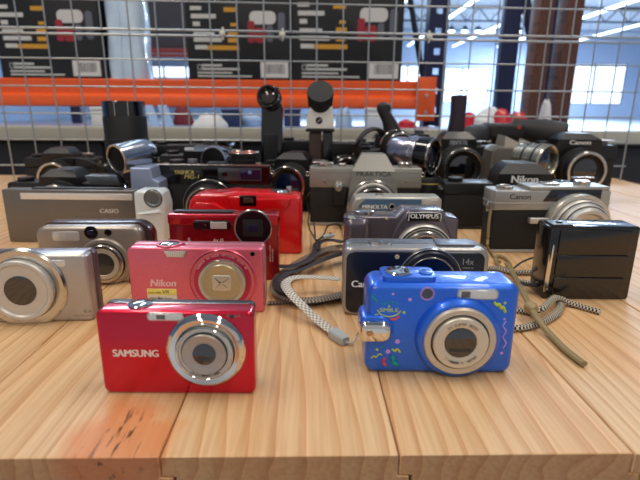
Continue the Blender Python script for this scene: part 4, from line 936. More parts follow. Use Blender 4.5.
a, b = P(338.5, 187, -4); part(t, 'shutter_release', chrome, lambda m: m.lathe([(7, -2), (7, 3), (6, 5), (5, 7), (0, 7.6)], (a, 0, b), n=32))
part(t, 'release_housing', blkmat, lambda m: m.slab([(PX(333), PZ(205)), (PX(344), PZ(205)), (PX(347), PZ(188)), (PX(334), PZ(188))], -5, 2, 1))
for u, v in ((324, 181), (406.5, 181.5)):
    a, b = P(u, v); part(t, 'screw', chrome2, lambda m: m.lathe([(1.7, -.2), (1.7, .5), (0, .8)], (a, 0, b), n=16))
dial(t, PX(325), 13, zt, 9.5, 4.6); dial(t, PX(405), 13, zt, 9, 6.5)
dial(t, PX(342), 14, zt, 5, 4, name='frame_counter')
part(t, 'wind_lever', chrome2, lambda m: m.slabz([(PX(312), 10), (PX(330), 4), (PX(333), 9), (PX(316), 18)], zt+4.4, zt+6.2, .5))
part(t, 'strap_lug', chrome2, lambda m: lug(m, xl_-.5, 8, zt-8, -1)); part(t, 'strap_lug', chrome2, lambda m: lug(m, xr_+.5, 8, zt-8, 1))

# ---- silver rangefinder at the right
X0 = on(488, 253); D = X0.y; Fr = Front(X0.x, D, 2)
P = Fr
t = thing('rangefinder_camera', 'silver and black rangefinder film camera with a large ringed lens, at the right', 'camera', X0.x, D, 0, 2)
W_ = 122; H = PZ(187.5); zb = P(500, 210.5)[1]
rfs = paint('rangefinder_silver', (172, 172, 168), .36, .55, 0)
def rfo(g): return [(g+1.5, 0+g), (W_-g, 0+g), (W_-g+1, 4), (W_-g+1, 27), (W_-g, 31), (g+1.5, 31), (g-.5, 27), (g-.5, 4)]
part(t, 'body', leather, lambda m: m.slabz(rfo(1.2), 3.6, zb, .2))
part(t, 'bottom_plate', rfs, lambda m: m.slabz(rfo(.6), 0, 3.5, .8))
part(t, 'top_plate', rfs, lambda m: m.slabz(rfo(0), zb+.1, P(500, 190.5)[1], 1.4, 3))
part(t, 'top_ridge', rfs, lambda m: m.slabz(rfo(-.8), P(500, 204)[1], P(500, 203)[1]+.2, .4))
(a, b) = P(530, 187)
part(t, 'top_step', rfs, lambda m: m.slabz(rr(a, W_-1, 0.4, 30, 1.5), P(500, 190.6)[1], P(530, 186.6)[1], 1))
wn_ = part(t, 'window_bar', blkgloss, lambda m: m.slab([(PX(540)+.5, P(540, 201.5)[1]), (W_-10, P(540, 201.5)[1]), (W_-10, P(540, 189.5)[1]), (PX(548), P(548, 189.5)[1])], -.7, .6, .3))
part(wn_, 'finder_window', glassb, lambda m: (m.slab(rr(P(557, 195)[0], P(566, 195)[0], P(557, 199.5)[1], P(557, 191.5)[1], 1), -.9, -.3, .1)))
(c, d), (e, f) = P(509.7, 199.3), P(531.2, 194)
lettering(t, 'Canon', c, d, (f-d), e-c, blkmat, bold=.03)
lx, lz = 78, 33
lx = PX(575)*.5+P(576, 222)[0]*.5; lz = P(576, 225)[1]
ln = part(t, 'lens_ring', M('ivory_silver_ring', (206, 204, 194), .3, .7), lambda m: m.lathe([(34, -.5), (34, 7), (33, 9), (29.5, 9), (29, 4), (29, -.5)], (lx, 0, lz), n=80, closed=True))
part(ln, 'ring_tab', M('ivory_silver_ring'), lambda m: m.slab(rr(PX(526.5), lx-31, PZ(222), PZ(216.5), 1.4), -8.4, -3, .8))
part(ln, 'barrel', satin, lambda m: m.lathe([(29, 3), (29, 13), (27.6, 14.5), (26.6, 14.5), (26, 20), (24.6, 21), (23.4, 21), (22.6, 26), (21, 27), (18, 27), (16, 23), (11, 21), (0, 21)], (lx, 0, lz), n=72))
part(ln, 'dark_groove', blkgloss, lambda m: (m.ring(27.5, 26.8, 13, 15.2, (lx, 0, lz), n=72, b=.1)))
part(ln, 'dark_groove', blkgloss, lambda m: (m.ring(24.3, 23.6, 19, 21.6, (lx, 0, lz), n=72, b=.1)))
part(ln, 'lens_glass', glass, lambda m: m.lathe([(11, 20.8), (11, 22), (0, 24)], (lx, 0, lz), n=48))
zt = P(500, 190.5)[1]
dial(t, PX(506), 12, zt, 8.5, 3.4, name='rewind_knob'); part(t, 'rewind_crank', chrome2, lambda m: m.slabz(rr(PX(500), PX(511), 10, 14, 1.5), zt+3.5, zt+4.8, .4))
part(t, 'accessory_shoe', chrome2, lambda m: (m.box(PX(545), PX(560), 8, 24, PZ(186.6), PZ(186.6)+2.4, .5)))
dial(t, W_-24, 14, P(530, 186.6)[1], 8, 4.4)
part(t, 'strap_lug', chrome, lambda m: (m.lathe([(2.6, -1), (2.6, 3), (0, 3.4)], (-.4, 8, PZ(205)), (-1, 0, 0), n=16), m.tube([(-2.6, 6, PZ(203)), (-4.6, 5, PZ(206)), (-3.8, 5, PZ(212)), (-2.0, 6, PZ(209))], .8, 6, 4, closed=True)))

# ---- black folding device cut off at the right
X0 = on(541, 299); D = X0.y; Fr = Front(X0.x, D, 0)
P = Fr
t = thing('instant_camera', 'upright black boxy camera back with a chrome edge strip, in front of the silver rangefinder', 'camera', X0.x, D, 0, 0)
H = P(550, 226)[1]
part(t, 'body', blkgloss, lambda m: m.slab(rr(0, 70, 0, H, 2.4), 0, 24, 1.2))
part(t, 'edge_strip', chrome, lambda m: (m.slab([(.6, 6), (4.0, 8), (4.4, H-16), (3.2, H-14), (2.4, H-30), (1.0, H-22)], -.9, .2, .3)))
for k, (za, zb_) in enumerate(((H-22.2, H-3), (H-41, H-23.4), (H-60, H-42.2))):
    part(t, 'front_panel', M('panel_black', (14, 14, 16), .2, coat=.5), lambda m: m.slab(rr(7.5, 64, max(2, za), zb_, 1.4), -1.2, .2, .5))
part(t, 'top_bracket', darkm, lambda m: (m.slabz(rr(0, 16, -2.5, 14, 1), H-.2, H+1.8, .5), m.lathe([(2.4, 0), (2.4, 1), (0, 1.4)], (8, 5, H+1.6), (0, 0, 1), 18)))

# ---- black rangefinder behind the red cameras
X0 = on(223, 224); D = X0.y; Fr = Front(X0.x, D, 0)
P = Fr
t = thing('rangefinder_camera', 'black rangefinder film camera with a long finder window, behind the bright red one', 'camera', X0.x, D, 0, 0)
xl_, xr_ = P(160, 190)[0], P(270, 190)[0]; zb = PZ(184.5); zt = PZ(165)
part(t, 'body', leather, lambda m: m.slab(rr(xl_, xr_, 3.6, zb, 2.5), 1, 32, 1))
part(t, 'bottom_plate', blk, lambda m: m.slab(rr(xl_-.4, xr_+.4, 0, 3.5, 1.2), .3, 33, .6))
part(t, 'top_plate', blkgloss, lambda m: m.slab(rr(xl_-.6, xr_+.6, zb+.1, zt, 1.4), 0, 33, .8))
part(t, 'top_trim', chrome2, lambda m: m.slab(rr(xl_-.4, xr_+.4, zt-.6, zt+.6, .3), -.4, 5, .2))
wb = part(t, 'window_bar', M('smoky_window', (62, 64, 70), .15, .1, coat=.8), lambda m: m.slab(rr(PX(219), PX(262), PZ(180.5), PZ(168), 1), -.8, .3, .3))
part(wb, 'finder_window', glassb, lambda m: m.slab(rr(PX(241), PX(261), PZ(179.5), PZ(169), .8), -1.1, -.5, .2))
part(wb, 'finder_spot', M('pale_blue_reflex', (120, 160, 215), .2, .5), lambda m: m.lathe([(2.4, 1), (2.4, 1.3), (0, 1.5)], (PX(250.5), 0, PZ(172)), n=20))
part(wb, 'light_window', blkgloss, lambda m: m.slab(rr(PX(223), PX(228), PZ(176.5), PZ(171.5), .8), -1.1, -.5, .2))
(c, d), (e, f) = P(174.5, 174), P(194, 170.3); lettering(t, 'YASHICA', c, d, f-d, e-c, gold, bold=.04)
(c, d), (e, f) = P(184.5, 178.6), P(199, 174.8); lettering(t, 'MG-1', c, d, f-d, e-c, gold, bold=.02, shear=.2)
a, b = P(209, 205, -10)
ln = part(t, 'lens', blkmat, lambda m: m.lathe([(32, -1), (32, 9), (30, 11), (27, 11), (26, 26), (24, 28), (20, 28), (17, 24), (0, 22)], (a, 0, b), n=64))
part(ln, 'lens_trim', chrome2, lambda m: m.ring(32.6, 31.2, 8, 11, (a, 0, b), n=72, b=.5))
part(ln, 'front_ring', chrome2, lambda m: m.ring(24.6, 22.8, 26.6, 29, (a, 0, b), n=64, b=.4))
dial(t, PX(176), 14, zt, 9, 5, blk); dial(t, PX(192), 13, zt, 6, 6, M('grey_knob', (110, 112, 118), .3, .6)); 
part(t, 'accessory_shoe', blk, lambda m: m.box(PX(207), PX(226), 6, 24, zt, zt+2.4, .5))
def flatlens(m):
    for k, (r, z, h) in enumerate(((15.5, 0, 4), (18.5, 4.1, 3.2), (16.8, 7.4, 3), (19.5, 10.5, 3.4))): m.lathe([(0, z), (r, z), (r, z+h*.8), (r-1.2, z+h), (0, z+h)], (0, 0, 0), (0, 0, 1), 56)
q = at(244, 165, D+16)
t2 = thing('camera_lens', 'short black lens lying face up on the black rangefinder camera', 'lens', q.x, D+17, zt+.7, 0)
part(t2, 'barrel', blkmat, flatlens); part(t2, 'front_rim', chrome2, lambda m: m.ring(19.8, 18.4, 13.5, 14.4, (0, 0, 0), (0, 0, 1), 56, .3)); part(t2, 'front_glass', glassb, lambda m: m.lathe([(15, 13.9), (15, 14), (0, 14.2)], (0, 0, 0), (0, 0, 1), 40))
part(t, 'strap_lug', chrome, lambda m: lug(m, xr_+.4, 6, zt-8, 1))

def slr(label, X, D, yaw=0, W_=140, H=64, dep=30, prism=True, top=blk, bodym=leather, brand=None, brandm=None, lens=(30, 34), pw=40, ph=22, z=0, lug_l=True, stripe=None, lensx=0, name='slr_camera', grip=False, group=None, lz=None, glassm=None):
    t = thing(name, label, 'camera', X, D, z, yaw, group)
    zb = H*.74
    part(t, 'body', bodym, lambda m: m.slab(rr(-W_/2, W_/2, 3.6, zb, 2, 5), 1, dep, 1))
    part(t, 'bottom_plate', top, lambda m: m.slab(rr(-W_/2-.3, W_/2+.3, 0, 3.5, 1.2), .3, dep+.6, .6))
    tp = part(t, 'top_plate', top, lambda m: m.slab(rr(-W_/2-.5, W_/2+.5, zb+.1, H, (1, 4, 4, 1)), 0, dep+.8, 1.6))
    if stripe: part(t, 'stripe', stripe, lambda m: m.slab(rr(-W_/2, W_/2, zb-.4, zb+1.2, .4), -.6, dep+1.2, .2))
    if grip: part(t, 'grip', bodym, lambda m: m.slab(rr(-W_/2-2, -W_/2+26, .8, H-4, 10, 7), -16, 10, 7, 5, 1))
    if prism:
        pr = part(t, 'prism_housing', top, lambda m: m.loft([[(a, y, zz) for a, y in ((-w2+lensx, y0), (w2+lensx, y0), (w2*.9+lensx, dep), (-w2*.9+lensx, dep))] for w2, y0, zz in ((pw*.56, -6, zb-1), (pw*.55, -7.5, H), (pw*.5, -7.8, H+ph*.52), (pw*.30, 2, H+ph), (pw*.26, 10, H+ph+.6))]))
        if brand: lettering(pr, brand, lensx-pw*.25, H+ph*.08, ph*.36, pw*.50, brandm or whitep, y=-8.1, bold=.06)
    a, b = lensx, (lz or H*.5)
    lens_unit(t, a, b, 0, lens[0], lens[1], blkmat, glassm=glassm)
    part(t, 'lens_mount', chrome2, lambda m: m.ring(lens[0]*1.09, lens[0]*.98, -1, 4, (a, 0, b), n=56, b=.5))
    dial(t, -W_/2+16, dep*.45, H, 9, 5, top); dial(t, W_/2-17, dep*.45, H, 8.4, 6, M('grey_knob'))
    part(t, 'wind_lever', chrome2, lambda m: m.slabz([(W_/2-26, 6), (W_/2-4, 2), (W_/2-2, 6), (W_/2-20, 14)], H+6.2, H+8, .5))
    part(t, 'shutter_button', chrome2, lambda m: m.lathe([(0, 0), (3.2, 0), (3, 1.8), (0, 2.2)], (W_/2-38, dep*.4, H), (0, 0, 1), 20))
    for s in (-1, 1): part(t, 'strap_lug', chrome, lambda m: lug(m, s*(W_/2+.4), dep*.35, H-7, s))
    return t
def px(u, D, v=180): return at(u, v, D).x
def zz(v, D, u=320): return at(u, v, D).z
# black SLR, big white nameplate, behind the silver rangefinder
D = 590
H = zz(183, D, 480)
t = slr('black SLR camera with bold white name on a wide prism, behind the silver rangefinder', px(522, D), D, 0, px(600, D)-px(444, D)-4, H, 34, brand='Nikon', lens=(30, 30), pw=64, ph=24)
a, b = Front(px(522, D), D)(494, 209)
part(t, 'self_timer_lever', chrome2, lambda m: m.slab(rr(a-1.6, a+1.6, b-2, b+7, 1.4), -4, 1.2, .5))
part(t, 'timer_hub', blkgloss, lambda m: m.lathe([(5, -1.5), (5, 2), (4, 3), (0, 3)], (a, 0, b-6), n=28))
# black SLR at the far left with silver trim strip
D = 600
t = slr('black SLR camera with brushed silver top strip, behind the grey camera at the far left', px(62, D), D, 0, 140, zz(183, D, 100), 32, lens=(28, 24), pw=46, ph=16)
part(t, 'silver_strip', M('brushed_strip', (120, 128, 134), .3, .8), lambda m: m.slab([(px(90, D)-px(62, D), zz(185, D, 100)+.2), (px(121, D)-px(62, D), zz(185, D, 100)+.2), (px(118, D)-px(62, D), zz(175.5, D, 100)), (px(86, D)-px(62, D), zz(175.5, D, 100))], -3.5, 18, 1.2))
part(t, 'strap', M('black_webbing', (24, 24, 26), .7, bump=.4, bscale=900), lambda m: m.tube([(73, 8, 52), (75, 2, 60), (62, -2, 70), (48, -6, 78), (32, -8, 84), (10, 0, 84), (-10, 8, 80)], 2.6, 8, 8, flat=.35), 'black webbing neck strap looped over the top')
# blue-grey camcorder with chrome tube
D = 575; x0 = px(143, D, 180)
bg = M('blue_grey_plastic', (150, 162, 190), .36, .3, coat=.1)
t = thing('camcorder', 'blue-grey camcorder with a shiny chrome lens tube on top, behind the pale silver grip', 'camcorder', x0, D, 0, 0)
zt = zz(168, D, 143)
part(t, 'body', bg, lambda m: m.slab([(-17, 0), (18, 0), (19, zt-17), (12, zt-13), (10, zt), (-15, zt)], 0, 50, 2.5, 4))
cq = at(118, 159, D+20)
zc_ = cq.z; cx_ = cq.x-x0
ax = Vector((-.52, -.82, -.12)).normalized()
c0 = Vector((cx_, 20, zc_))
tb_ = part(t, 'lens_tube', M('chrome_blue_tube', (196, 198, 204), .2, 1), lambda m: m.lathe([(18.4, 0), (18.6, -30), (17.5, -44), (15, -48), (0, -48), ][::-1] + [(18.4, 0), (18.2, 1.8), (16.8, 2.4), (15.6, 1.8), (15.2, -6), (0, -20)], c0, ax, 56))
part(tb_, 'tube_lining', blkmat, lambda m: m.lathe([(15.0, .5), (14.8, -18), (0, -19), (0, -17.5), (13.8, -16.5), (14.3, .5)], c0, ax, 48))
part(tb_, 'tube_rim', chrome2, lambda m: m.ring(18.6, 15.4, .5, 3.2, c0, ax, 56, .8))
part(t, 'tube_cradle', blk, lambda m: m.loft([[(-12, 24, zt-1), (8, 24, zt-1), (8, 48, zt-1), (-12, 48, zt-1)], [(-12, 24, zc_-10), (8, 24, zc_-10), (8, 48, zc_-10), (-12, 48, zc_-10)]]))
# black camera behind the rangefinder with chrome hood
D = 700
t = slr('black SLR camera with a chrome lens hood, behind the black rangefinder', px(203, D), D, 0, px(235, D)-px(168, D)+24, zz(155, D, 200), 30, lens=(22, 4), pw=46, ph=11, lz=52)
q = at(214, 161, D-46); zq = q.z
c0 = Vector((q.x-px(203, D), -46, zz(161, D-46, 214))); ax = Vector((-.34, -.93, .02)).normalized()
hd = part(t, 'lens_hood', M('chrome_hood', (176, 182, 196), .16, 1), lambda m: m.lathe([(0, -34), (14, -34), (18, -30), (20, -14), (20.5, 0), (20, 1.6), (18, 1.8), (17, 0), (16.6, -8), (0, -14)], c0, ax, 56))
part(hd, 'hood_lining', blkmat, lambda m: m.lathe([(16.9, 1), (16.3, -10), (0, -12), (0, -10.6), (15.2, -9), (16.2, 1)], c0, ax, 48))
(a, b) = Front(px(203, D), D)(191, 148.5); part(t, 'name_badge', M('badge_white', (220, 222, 224), .4), lambda m: m.slab(rr(a-7, a+6, b-2.2, b+2.2, 1.8), -9, -7, .3))
# tall black lens standing on its mount
D = 760; a0 = at(127, 140, D); rr0 = px(147.5, D, 140)-a0.x
t = thing('telephoto_lens', 'tall matte black lens standing upright with a glossy hood, at the left', 'lens', a0.x, D, 0, 0)
zt = zz(101, D, 127); zm = zz(116, D, 127)
part(t, 'barrel', blkmat, lambda m: m.lathe([(0, 0), (rr0*.8, 0), (rr0*.82, 12), (rr0*.98, 16), (rr0, zm-2), (rr0*.97, zm), (0, zm)], (0, 0, 0), (0, 0, 1), 56))
part(t, 'ribbed_grip', blkmat, lambda m: [m.ring(rr0*1.03, rr0*.98, 40+k*5, 43+k*5, (0, 0, 0), (0, 0, 1), 56, .4) for k in range(12)])
hd = part(t, 'hood', blkgloss, lambda m: m.ring(rr0*.98, rr0*.86, zm+.2, zt, (0, 0, 0), (0, 0, 1), 56, .8))
part(hd, 'hood_notch', chrome2, lambda m: [m.box(rr0*.99*math.sin(q)-.6, rr0*.99*math.sin(q)+.6, -rr0*.99*math.cos(q)-.4, -rr0*.99*math.cos(q)+.6, zm+1, zt-1, .2) for q in (-.05, .55)])
part(t, 'front_glass', glass, lambda m: m.lathe([(rr0*.84, zm+.1), (rr0*.8, zm+4), (0, zm+9)], (0, 0, 0), (0, 0, 1), 48))
# black camcorder on end, lens looking forward
D = 730; a0 = at(271, 140, D)
t = thing('camcorder', 'glossy black camcorder standing on end with its round lens at the top', 'camcorder', a0.x, D, 0, 0)
zt = zz(104, D, 271); sw = px(283, D)-px(259, D)
part(t, 'body', blkgloss, lambda m: m.slab([(-sw*.5, 0), (sw*.5, 0), (sw*.46, zt*.5), (sw*.5, zt-6), (sw*.42, zt), (-sw*.36, zt), (-sw*.42, zt*.62)], 0, 34, 3, 4))
part(t, 'front_panel', blkmat, lambda m: m.slab(rr(-sw*.3, sw*.28, zt*.25, zt*.72, 5), -3, .5, 1.4))
lens_unit(t, 0, zz(100, D, 271), 6, sw*.44, 26, blkgloss, ax=(-.05, -.98, .2), glassm=M('amber_coated_glass', (50, 34, 26), .05, .3, coat=1), trim=blkgloss)
part(t, 'lens_cradle', blk, lambda m: m.slab(rr(-sw*.36, sw*.36, zt-8, zz(97, D, 271), 5), 4, 26, 2))
part(t, 'eyecup', blkmat, lambda m: m.lathe([(0, 0), (8, 0), (9.4, 8), (7.4, 9), (6, 6), (0, 5)], (2, 20, zz(92, D, 271)-1), (0, -.1, 1), 32))
part(t, 'tape_door', M('silver_door', (110, 114, 124), .3, .7), lambda m: m.slab(rr(sw*.5-1, sw*.5+1.4, zt*.12, zt*.5, .8), 4, 28, .5))
# white-bodied camcorder with big round black cap
D = 720; a0 = at(320, 140, D)
t = thing('camcorder', 'upright white camcorder body topped by a big round black lens cap', 'camcorder', a0.x, D, 0, 0)
sw = px(334, D)-px(307, D); z1_ = zz(129, D, 320); z2_ = zz(108, D, 320)
part(t, 'body', M('cream_white_plastic', (240, 238, 228), .4, coat=.2), lambda m: m.slab([(-sw*.5, z1_), (sw*.5, z1_), (sw*.5, z1_+8), (sw*.44, z2_+2), (-sw*.36, z2_+2), (-sw*.5, z1_+12)], 0, 36, 2, 4))
part(t, 'trim_band', blk, lambda m: m.slab(rr(-sw*.52, sw*.52, z1_-4, z1_-.1, 1), -1, 37, .6))
part(t, 'handle', M('brown_grip', (70, 52, 42), .5), lambda m: m.slab(rr(-sw*.40, sw*.05, 0, z1_-4.1, 3), 4, 32, 2))
part(t, 'battery', blkgloss, lambda m: m.slab(rr(sw*.1, sw*.46, 0, z1_-4.1, 3), 2, 32, 2))
a, b = Front(a0.x, D)(319, 120.5)
em = part(t, 'emblem', blk, lambda m: m.lathe([(5, -.2), (5, .6), (0, .8)], (a, 0, b), n=28)); part(em, 'emblem_mark', whitep, lambda m: m.tube([(a-2, -1, b-1.6), (a+.4, -1, b-.2), (a+2.4, -1, b+2)], .5, 6, 4))
cp = part(t, 'lens_cap', M('charcoal_rubber', (32, 32, 34), .6), lambda m: m.lathe([(0, -12), (sw*.44, -12), (sw*.47, 18), (sw*.45, 20), (sw*.3, 20.6), (0, 20.6)], (0, 6, zz(100, D, 320)), (.0, -.80, .6), 56))
part(t, 'neck', blk, lambda m: m.slab(rr(-sw*.3, sw*.3, z2_, zz(103, D, 320), 4), 8, 30, 1))
# black camera with knob-like viewfinder and curved strap
D = 770; a0 = at(386, 150, D)
t = slr('black camera with a dark lens and a knobbed upright viewfinder, behind the nameplate SLR', a0.x, D, 8, 92, zz(150, D, 386), 34, prism=False, lens=(22, 34), lensx=14, lz=zz(140, D, 390)*.92)
q1, q2, q3 = at(397, 140, D+14), at(391, 122, D+14), at(385, 108, D+14)
dv = [p-Vector((a0.x, D, 0)) for p in (q1, q2, q3)]
Hc = zz(150, D, 386)
part(t, 'viewfinder', M('brown_black_rubber', (44, 36, 38), .5), lambda m: m.loft([[(c_.x+r*math.cos(q), c_.y+r*math.sin(q)*.9, c_.z) for q in [2*PI*k/28 for k in range(28)]] for c_, r in ((Vector((dv[0].x-2, 14, Hc-2)), 17), (dv[0], 16), (dv[1], 12), (dv[2]-Vector((0, 0, 5)), 10.4), (dv[2], 11.4), (dv[2]+Vector((0, 0, 5)), 10), (dv[2]+Vector((0, 0, 8.6)), 5))]))
part(t, 'strap', M('dark_brown_strap', (40, 32, 34), .6, bump=.4, bscale=900), lambda m: m.tube([(-44, 6, Hc-6), (-48, 0, Hc+6), (-42, -2, Hc+20), (-30, 0, Hc+30), (-16, 4, Hc+32), (-4, 10, Hc+24), (0, 14, Hc+2)], 8, 8, 8, flat=.4), 'curved dark brown strap')
# SLR with silver barrel lens pointing right
D = 690; a0 = at(392, 165, D)
t = slr('black SLR camera with a silver lens barrel turned to the right, beside the nameplate SLR', a0.x, D, 28, 96, zz(160, D, 392), 30, prism=False, lens=(10, 2), lensx=-24)
q = at(399, 155, D-10); c0 = Vector((8, 0, zz(152, D, 392))); ax = Vector((.42, -.9, -.05)).normalized()
lb = part(t, 'silver_barrel', M('lilac_silver_metal', (176, 172, 188), .2, .9), lambda m: m.lathe([(0, -6), (20, -6), (22, 0), (22, 18), (24.5, 20), (24.5, 34), (23, 36), (0, 36)], c0, ax, 56))
part(lb, 'black_ring', blkgloss, lambda m: m.lathe([(23.4, 34), (25.4, 37), (25.4, 54), (24, 56), (21, 56), (20, 50), (0, 46)], c0, ax, 56))
part(lb, 'barrel_trim', chrome, lambda m: m.ring(25.4, 23.4, 26, 29, c0, ax, 56, .6))
part(lb, 'front_rim', chrome2, lambda m: m.ring(25, 22.6, 54, 57, c0, ax, 56, .6))
part(lb, 'front_glass', glassb, lambda m: m.lathe([(19.6, 48), (12, 51), (0, 52)], c0, ax, 48))
# dark bag-like case with yellow ring, between
D = 655; a0 = at(426, 200, D)
t = thing('camera_lens', 'black lens with a thin yellow ring, standing on end behind the silver compact', 'lens', a0.x, D, 0, 0)
zt = zz(176, D, 426); r_ = 17
part(t, 'barrel', blkmat, lambda m: m.lathe([(0, 0), (r_*.85, 0), (r_, 4), (r_, zt*.5), (r_*1.1, zt*.54), (r_*1.1, zt-3), (r_, zt), (r_*.8, zt-3), (0, zt-6)], (0, 0, 0), (0, 0, 1), 56))
part(t, 'yellow_ring', M('yellow_line', (190, 170, 70), .4), lambda m: m.ring(r_*1.14, r_*1.05, zt-9, zt-7.8, (0, 0, 0), (0, 0, 1), 56, .2))
part(t, 'front_glass', glass, lambda m: m.lathe([(r_*.78, zt-5.5), (0, zt-3)], (0, 0, 0), (0, 0, 1), 40))
# DSLR with red stripe and tall grip above
D = 780; a0 = at(455, 170, D)
t = slr('large black SLR camera with a red stripe and a tall grip rising above it', a0.x, D, 0, px(487, D)-px(419, D)-6, zz(146, D, 455), 40, brand='MINOLTA', brandm=M('dim_print'), lens=(32, 44), pw=54, ph=22, stripe=M('red_line', (170, 30, 50), .4), lz=58)
z0_ = zz(131, D+20, 457); z3_ = zz(95, D+20, 457)
part(t, 'upright_grip', M('plum_black_rubber', (46, 34, 46), .5), lambda m: m.loft([[(c_+w_*math.copysign(abs(math.cos(q))**.7, math.cos(q)), 22+12*math.copysign(abs(math.sin(q))**.7, math.sin(q)), z_) for q in [2*PI*k/28 for k in range(28)]] for c_, w_, z_ in ((2, 13, z0_-18), (2, 13, z0_), (3, 11.5, z0_+25), (3, 12, z3_-10), (3, 13, z3_-5), (3, 12, z3_-1), (3, 8, z3_))]))
# grey camcorder with silver lens
D = 690; a0 = at(512, 170, D)
gb = M('warm_grey_plastic', (96, 91, 83), .45, .1, coat=.1)
t = thing('camcorder', 'warm grey camcorder with a wide silver lens pointing right, above the black SLR prism', 'camcorder', a0.x, D, 0, 0)
zt = zz(147, D, 500); zt2 = zz(137, D, 510)
part(t, 'body', gb, lambda m: m.slab([(-32, 0), (34, 0), (34, zt*.95), (20, zt), (-24, zt+1), (-31, zt-6)], 0, 42, 4, 4))
part(t, 'top_ridge', M('pale_warm_grey', (150, 144, 132), .4, .2), lambda m: m.loft([[(-14, 2, zt-2), (24, 2, zt-2), (24, 40, zt-2), (-14, 40, zt-2)], [(-12, 6, zt2+1), (14, 6, zt+3), (14, 38, zt+4), (-12, 38, zt2+2)]]))
c0 = Vector((16, 4, zz(158, D, 520))); ax = Vector((.5, -.86, -.06)).normalized()
lb = part(t, 'lens_barrel', M('silver_gold_metal', (190, 184, 168), .24, .85), lambda m: m.lathe([(0, -8), (20, -8), (20, 6), (22.5, 8), (22.5, 22), (24, 24), (24, 38), (22, 40), (20, 38), (19, 30), (0, 28)], c0, ax, 56))
part(lb, 'groove', blk, lambda m: m.ring(22.9, 21.6, 10, 12.5, c0, ax, 56, .3)); part(lb, 'groove', blk, lambda m: m.ring(24.4, 23, 27, 29.5, c0, ax, 56, .3))
part(lb, 'front_glass', glass, lambda m: m.lathe([(19, 28.5), (18.5, 33), (10, 35), (0, 36)], c0, ax, 48))
# soft dark camera bag with red dot, back right
D = 850; a0 = at(505, 150, D)
t = thing('binoculars', 'charcoal rubber binoculars with a tiny red mark, lying at the back right', 'binoculars', a0.x+8, D, 0, 0)
rub = M('charcoal_rubber')
zc1 = zz(131, D, 505)
def bino(m, x0, x1, y0, zc, r):
    m.lathe([(0, 0), (r*.62, 0), (r*.7, 8), (r*.66, 12), (r*.82, 34), (r, 50), (r, 84), (r*.94, 88), (r*.84, 88), (r*.8, 82), (0, 80)], (x0, y0, zc), (x1, -.55, -.18), 40)
part(t, 'barrel', rub, lambda m: bino(m, -26, -.55, 44, zc1-2, 24)); part(t, 'barrel', rub, lambda m: bino(m, 16, .85, 40, zc1+6, 24))
part(t, 'bridge', rub, lambda m: m.slab(rr(-34, 30, zc1-14, zc1+12, 10, 6), 10, 44, 6, 4))
part(t, 'red_mark', M('red_mark_paint', (200, 60, 40), .4), lambda m: m.lathe([(3.2, -.4), (3.2, .6), (0, .9)], (16, 9.8, zc1+6), n=20))
part(t, 'rest', rub, lambda m: m.loft([[(-26, 12, 0), (24, 12, 0), (24, 42, 0), (-26, 42, 0)], [(-20, 14, zc1-12), (20, 14, zc1-12), (20, 40, zc1-12), (-20, 40, zc1-12)]]))
# black SLR at the far right back
D = 780
t = slr('black SLR camera with white maker name, rightmost of the back row', px(572, D), D, 0, 130, zz(145, D, 570), 36, brand='Canon', lens=(31, 40), pw=66, ph=18, lz=55)
# black cameras behind, centre
D = 690
t = slr('black SLR camera with strap, standing between the bright red camera and the nameplate SLR', px(293, D), D, -14, 104, zz(165, D, 290), 32, lens=(27, 30), pw=46, ph=17, lz=42, glassm=glassb)
part(t, 'strap', M('black_webbing'), lambda m: m.tube([(-52, 8, 56), (-60, -4, 52), (-56, -18, 40), (-40, -30, 34), (-26, -36, 20), (-32, -34, 4)], 5, 8, 8, flat=.3))
D = 800
t = slr('black SLR camera half hidden behind the one with a chrome hood', px(182, D), D+30, 10, 110, zz(145, D+30, 182), 30, prism=False, lens=(24, 20))
t = slr('black SLR camera in the back row between the two upright camcorders', px(301, D), D+20, 0, 76, zz(141, D+20, 301), 28, prism=False, lens=(24, 16))
t = slr('black SLR camera at the back, right of the white-bodied camcorder', px(346, D), D+40, 6, 92, zz(143, D+40, 346), 28, prism=False, lens=(22, 22))
t = slr('black SLR camera at the back left, left of the tall matte black lens', px(62, D), D, 0, 118, zz(158, D, 62), 32, lens=(27, 26), pw=46, ph=16)
t = slr('back-row black SLR camera left of the red-striped one', px(405, D+60), D+110, 0, 100, zz(134, D+110, 405), 28, prism=False, lens=(22, 16))

# ================================================================== straps and cords on the boards
braid = cord_mat('black_white_braid', (26, 26, 28), (196, 186, 166), .8, 6)
greyb = cord_mat('grey_brown_braid', (74, 64, 56), (142, 128, 110), .8, 5)
silv = cord_mat('silver_woven_strap', (212, 206, 194), (150, 142, 130), .5, 12)
tanc = M('olive_tan_cord', (142, 124, 84), .55, bump=.4, bscale=700)
dk = M('dark_brown_strap')
wire = M('black_thin_wire', (18, 18, 20), .5)
def cordp(pts, z=2.4): return [tuple(on(p[0], p[1], p[2] if len(p) > 2 else z)) for p in pts]
def cord(name, label, cat, mat, pts, r, flat=1.0, z=None, n=8, group=None):
    mb = MB(); z = r*flat+.15 if z is None else z
    P_ = cordp(pts, z); o = Vector(P_[0]); 
    mb.tube([Vector(p)-Vector((o.x, o.y, 0)) for p in P_], r, n, 8, flat)
    ob = mb.build(name, mat); ob.location = W(o.x, o.y, 0); return tag(ob, label, cat, group)
c1 = thing('wrist_strap', 'silver woven wrist strap ending in a grey clip, lying left of the blue camera', 'strap', 0, 0, 0)
pts = cordp([(340, 279, 13), (322, 277.5, 13), (302, 277, 14), (290, 279, 14.5), (285.5, 285, 14.5), (291, 294, 14), (303, 306, 11), (318, 320, 5), (336, 334, 3.2)], 3.2)
mb = MB(); mb.tube(pts, 3.9, 10, 8, .3); mb.build('webbing', silv, c1)
